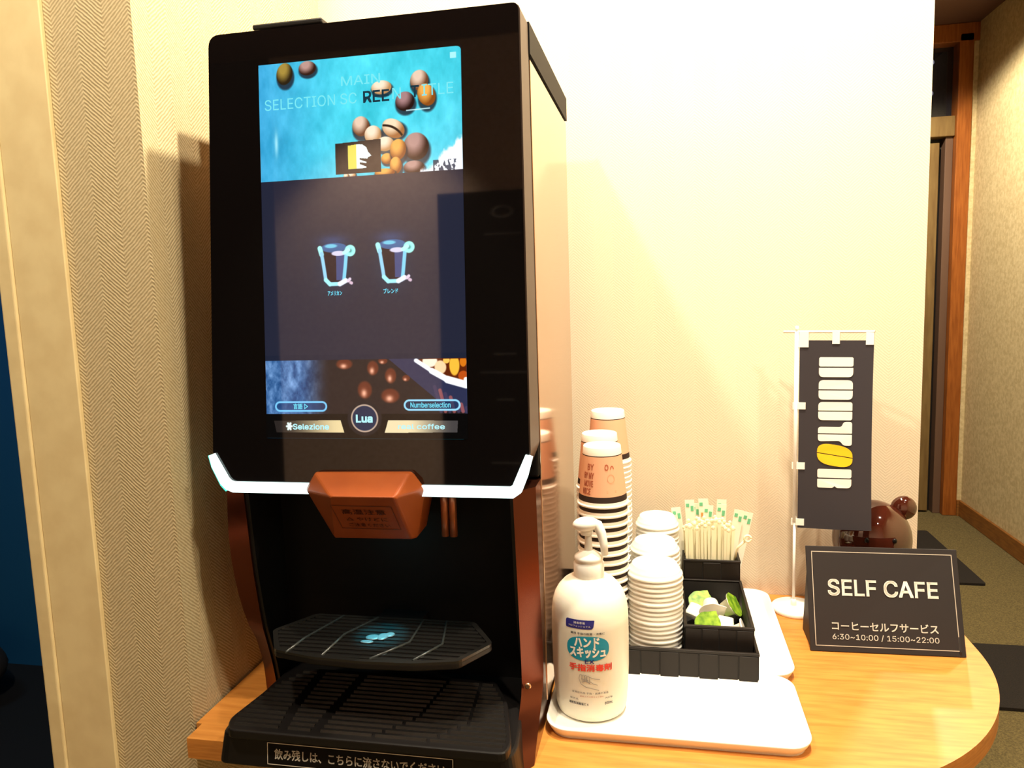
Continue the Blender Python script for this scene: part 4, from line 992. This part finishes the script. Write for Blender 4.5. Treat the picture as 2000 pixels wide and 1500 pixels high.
# white loops: along the top and down the pole side
def loop_tab(a0, a1, c0, c1):
    vs = []
    for d_ in (0.0012, -0.0018):
        for aa, cc in ((a0, c0), (a1, c0), (a1, c1), (a0, c1)): vs.append(FP(aa, cc, d_))
    MB().add(vs, [(0, 1, 2, 3), (7, 6, 5, 4), (0, 4, 5, 1), (1, 5, 6, 2), (2, 6, 7, 3), (3, 7, 4, 0)]).build('loop', m_white, fl)
loop_tab(0.0, 0.13, -0.045, 0.032); loop_tab(0.46, 0.56, -0.05, 0.018); loop_tab(0.90, 1.0, -0.05, 0.022)
for cc in (0.325, 0.645, 0.950): loop_tab(-0.09, 0.10, cc, cc + 0.036)
loop_tab(-0.02, 0.13, -0.0, 0.036)
# the lettering, rotated so that it reads downwards; p = along reading direction (down), q = across (up of letters = right)
def FQ(p, q, d_): # metres on the cloth: p down from the top, q to the right from the pole side
    return FP(q / FWm, (p * 0.965 + 0.0008) / FHm, d_)
def flag_poly(P, m, d_=0.0009, nm='letter'):
    import mathutils.geometry as mg
    tri = mg.tessellate_polygon([[Vector((a, c, 0)) for a, c in P]])
    return MB().add([FQ(a, c, d_) for a, c in P], [tuple(t_) for t_ in tri]).build(nm, m, fl)
# letters measured on the banner: q from q0 (bottom of letters, left) to q1 (top of letters, right)
q0, q1 = 0.0310, 0.0815; Lh = q1 - q0
def letter(p0, p1, shape, m=None, slit=0.5, ang=0.0):
    m = m or m_text_w; g_ = 0.0006; pm = p0 + (p1 - p0) * slit
    flag_poly(round_poly([(pm - g_ if 0 else a, c) for a, c in shape[0]], shape[2]), m) if False else None
    for P, r in shape: flag_poly(round_poly([(p0 + (p1 - p0) * a, q0 + Lh * c) for a, c in P], r), m)
h = 0.0065
G = 0.02
letter(0.0265, 0.0590, [([(0, 0), (0.47, 0), (0.47, 1), (0, 1)], 0.003), ([(0.53, 0), (1, 0), (1, 1), (0.53, 1)], [0.001, 0.016, 0.012, 0.001])])
letter(0.0640, 0.0960, [([(0, 0), (0.47, 0), (0.47, 1), (0, 1)], [0.013, 0.001, 0.001, 0.013]), ([(0.53, 0), (1, 0), (1, 1), (0.53, 1)], [0.001, 0.013, 0.013, 0.001])])
letter(0.1000, 0.1300, [([(0, 0), (0.47, 0), (0.47, 1), (0, 1)], [0.013, 0.001, 0.001, 0.004]), ([(0.53, 0), (1, 0), (1, 1), (0.53, 1)], [0.001, 0.013, 0.004, 0.001])])
letter(0.1325, 0.1720, [([(0.22, 0), (0.49, 0), (0.49, 1), (0.0, 1), (0.0, 0.76), (0.22, 0.70)], [0.009, 0.001, 0.001, 0.004, 0.004, 0.004]), ([(0.54, 0), (0.83, 0), (0.80, 0.66), (1, 0.76), (1, 1), (0.54, 1)], [0.001, 0.009, 0.004, 0.004, 0.004, 0.001])])
def bean_half(sgn):
    P = []
    pc, qc, a_, b_ = 0.1885, (q0 + q1) / 2 + 0.0002, 0.0172, 0.0265
    for k in range(15):
        t_ = PI * k / 14; x_ = math.copysign(abs(math.cos(t_)) ** 0.72, math.cos(t_)) * b_; y_ = (abs(math.sin(t_)) ** 0.72) * a_ + 0.0007
        y_ *= sgn; P.append((pc + y_ + x_ * 0.16, qc + x_ ))
    flag_poly(P, m_yellow)
bean_half(1); bean_half(-1)
letter(0.2115, 0.2430, [([(0, 0), (0.47, 0), (0.47, 1), (0, 1)], 0.003), ([(0.53, 0), (1.0, 0), (1.0, 0.46), (0.90, 0.52), (1.0, 0.58), (1, 1), (0.53, 1)], [0.001, 0.003, 0.009, 0.001, 0.009, 0.014, 0.001])])

# ------------------------------------------------------------------ SELF CAFE sign
sg = thing('table_sign', 'charcoal tilted sign reading SELF CAFE with white border on the table', 'sign', (0.318, 1.11, 0))
P00, P10, P01, P11 = Vector((0.2130, 1.0935, 0.001)), Vector((0.4225, 1.0995, 0.001)), Vector((0.2130, 1.1425, 0.1425)), Vector((0.4225, 1.1510, 0.1405))
nrm = (P10 - P00).cross(P01 - P00).normalized()
if nrm.y > 0: nrm = -nrm
def SG(u, v, d_=0.0):
    p = (P00 * (1 - u) + P10 * u) * (1 - v) + (P01 * (1 - u) + P11 * u) * v; return tuple(p + nrm * d_)
b = MB(); b.add([SG(0, 0), SG(1, 0), SG(1, 1), SG(0, 1), SG(0, 0, -0.003), SG(1, 0, -0.003), SG(1, 1, -0.003), SG(0, 1, -0.003)], [(0, 1, 2, 3), (7, 6, 5, 4), (0, 4, 5, 1), (1, 5, 6, 2), (2, 6, 7, 3), (3, 7, 4, 0)])
b.build('board', m_sign, sg, bevel=0.0008)
for x_ in (0.2155, 0.4140):
    b = MB().prism([(1.100, 0.0), (1.168, 0.0), (1.168, 0.004), (1.146, 0.10), (1.1415, 0.10), (1.100, 0.008)], lambda a, c: (x_, a, c), lambda a, c: (x_ + 0.0025, a, c))
    b.build('easel_foot', m_sign, sg)
SWd, SHt = 0.2097, 0.1495
def SQ(a, c, d_=0.0003): return SG(a / SWd, c / SHt, d_)
b = MB(); i0 = 0.0075; lw = 0.0011
for x0, x1, y0, y1 in ((i0, SWd - i0, i0, i0 + lw), (i0, SWd - i0, SHt - i0 - lw, SHt - i0), (i0, i0 + lw, i0, SHt - i0), (SWd - i0 - lw, SWd - i0, i0, SHt - i0)):
    b.add([SQ(x0, y0), SQ(x1, y0), SQ(x1, y1), SQ(x0, y1)], [(0, 1, 2, 3)])
b.build('border', mat('grey_border_print', sr(176, 166, 152), 0.6), sg, fix=False)
def sgt(txt, cx_, cy_, wd, ht, bold): text_to('sign_text', txt, 0.02, lambda a, c: SQ(cx_ + a, cy_ + c, 0.0005), m_text_w, sg, bold, width=wd, height=ht)
sgt('SELF CAFE', 0.1040, 0.0905, 0.150, 0.0225, 0.035)
sgt('コーヒーセルフサービス', 0.1035, 0.0365, 0.144, 0.0120, 0.02)
sgt('6:30~10:00 / 15:00~22:00', 0.1035, 0.0208, 0.144, 0.0088, 0.01)

# ------------------------------------------------------------------ brown bear figurine
bx, by = 0.3340, 1.243
br = thing('bear_figurine', 'glossy dark brown round eared bear figurine behind the sign', 'figurine', (bx, by, 0))
MB().ellipsoid((bx, by, 0.040), (0.046, 0.040, 0.042), 32, 20).build('torso', m_bear, br)
MB().ellipsoid((bx - 0.002, by + 0.001, 0.124), (0.0595, 0.046, 0.0625), 40, 24).build('head', m_bear, br)
for s in (-1, 1):
    MB().ellipsoid((bx + s * 0.0465 - 0.001, by + 0.006, 0.1735), (0.0195, 0.012, 0.0195), 26, 14).build('ear', m_bear, br)
    MB().ellipsoid((bx + s * 0.036, by - 0.016, 0.050), (0.013, 0.014, 0.026), 20, 12).build('arm', m_bear, br)
    MB().ellipsoid((bx + s * 0.024, by - 0.035, 0.0162), (0.017, 0.022, 0.016), 20, 12).build('foot', m_bear, br)
    MB().ellipsoid((bx + s * 0.020, by - 0.0420, 0.134), (0.0035, 0.002, 0.0042), 12, 8).build('eye', m_black, br)
MB().ellipsoid((bx - 0.002, by - 0.040, 0.112), (0.018, 0.012, 0.013), 24, 14).build('muzzle', m_bear, br)
MB().ellipsoid((bx - 0.002, by - 0.0515, 0.118), (0.005, 0.003, 0.0035), 14, 8).build('nose', m_black, br)
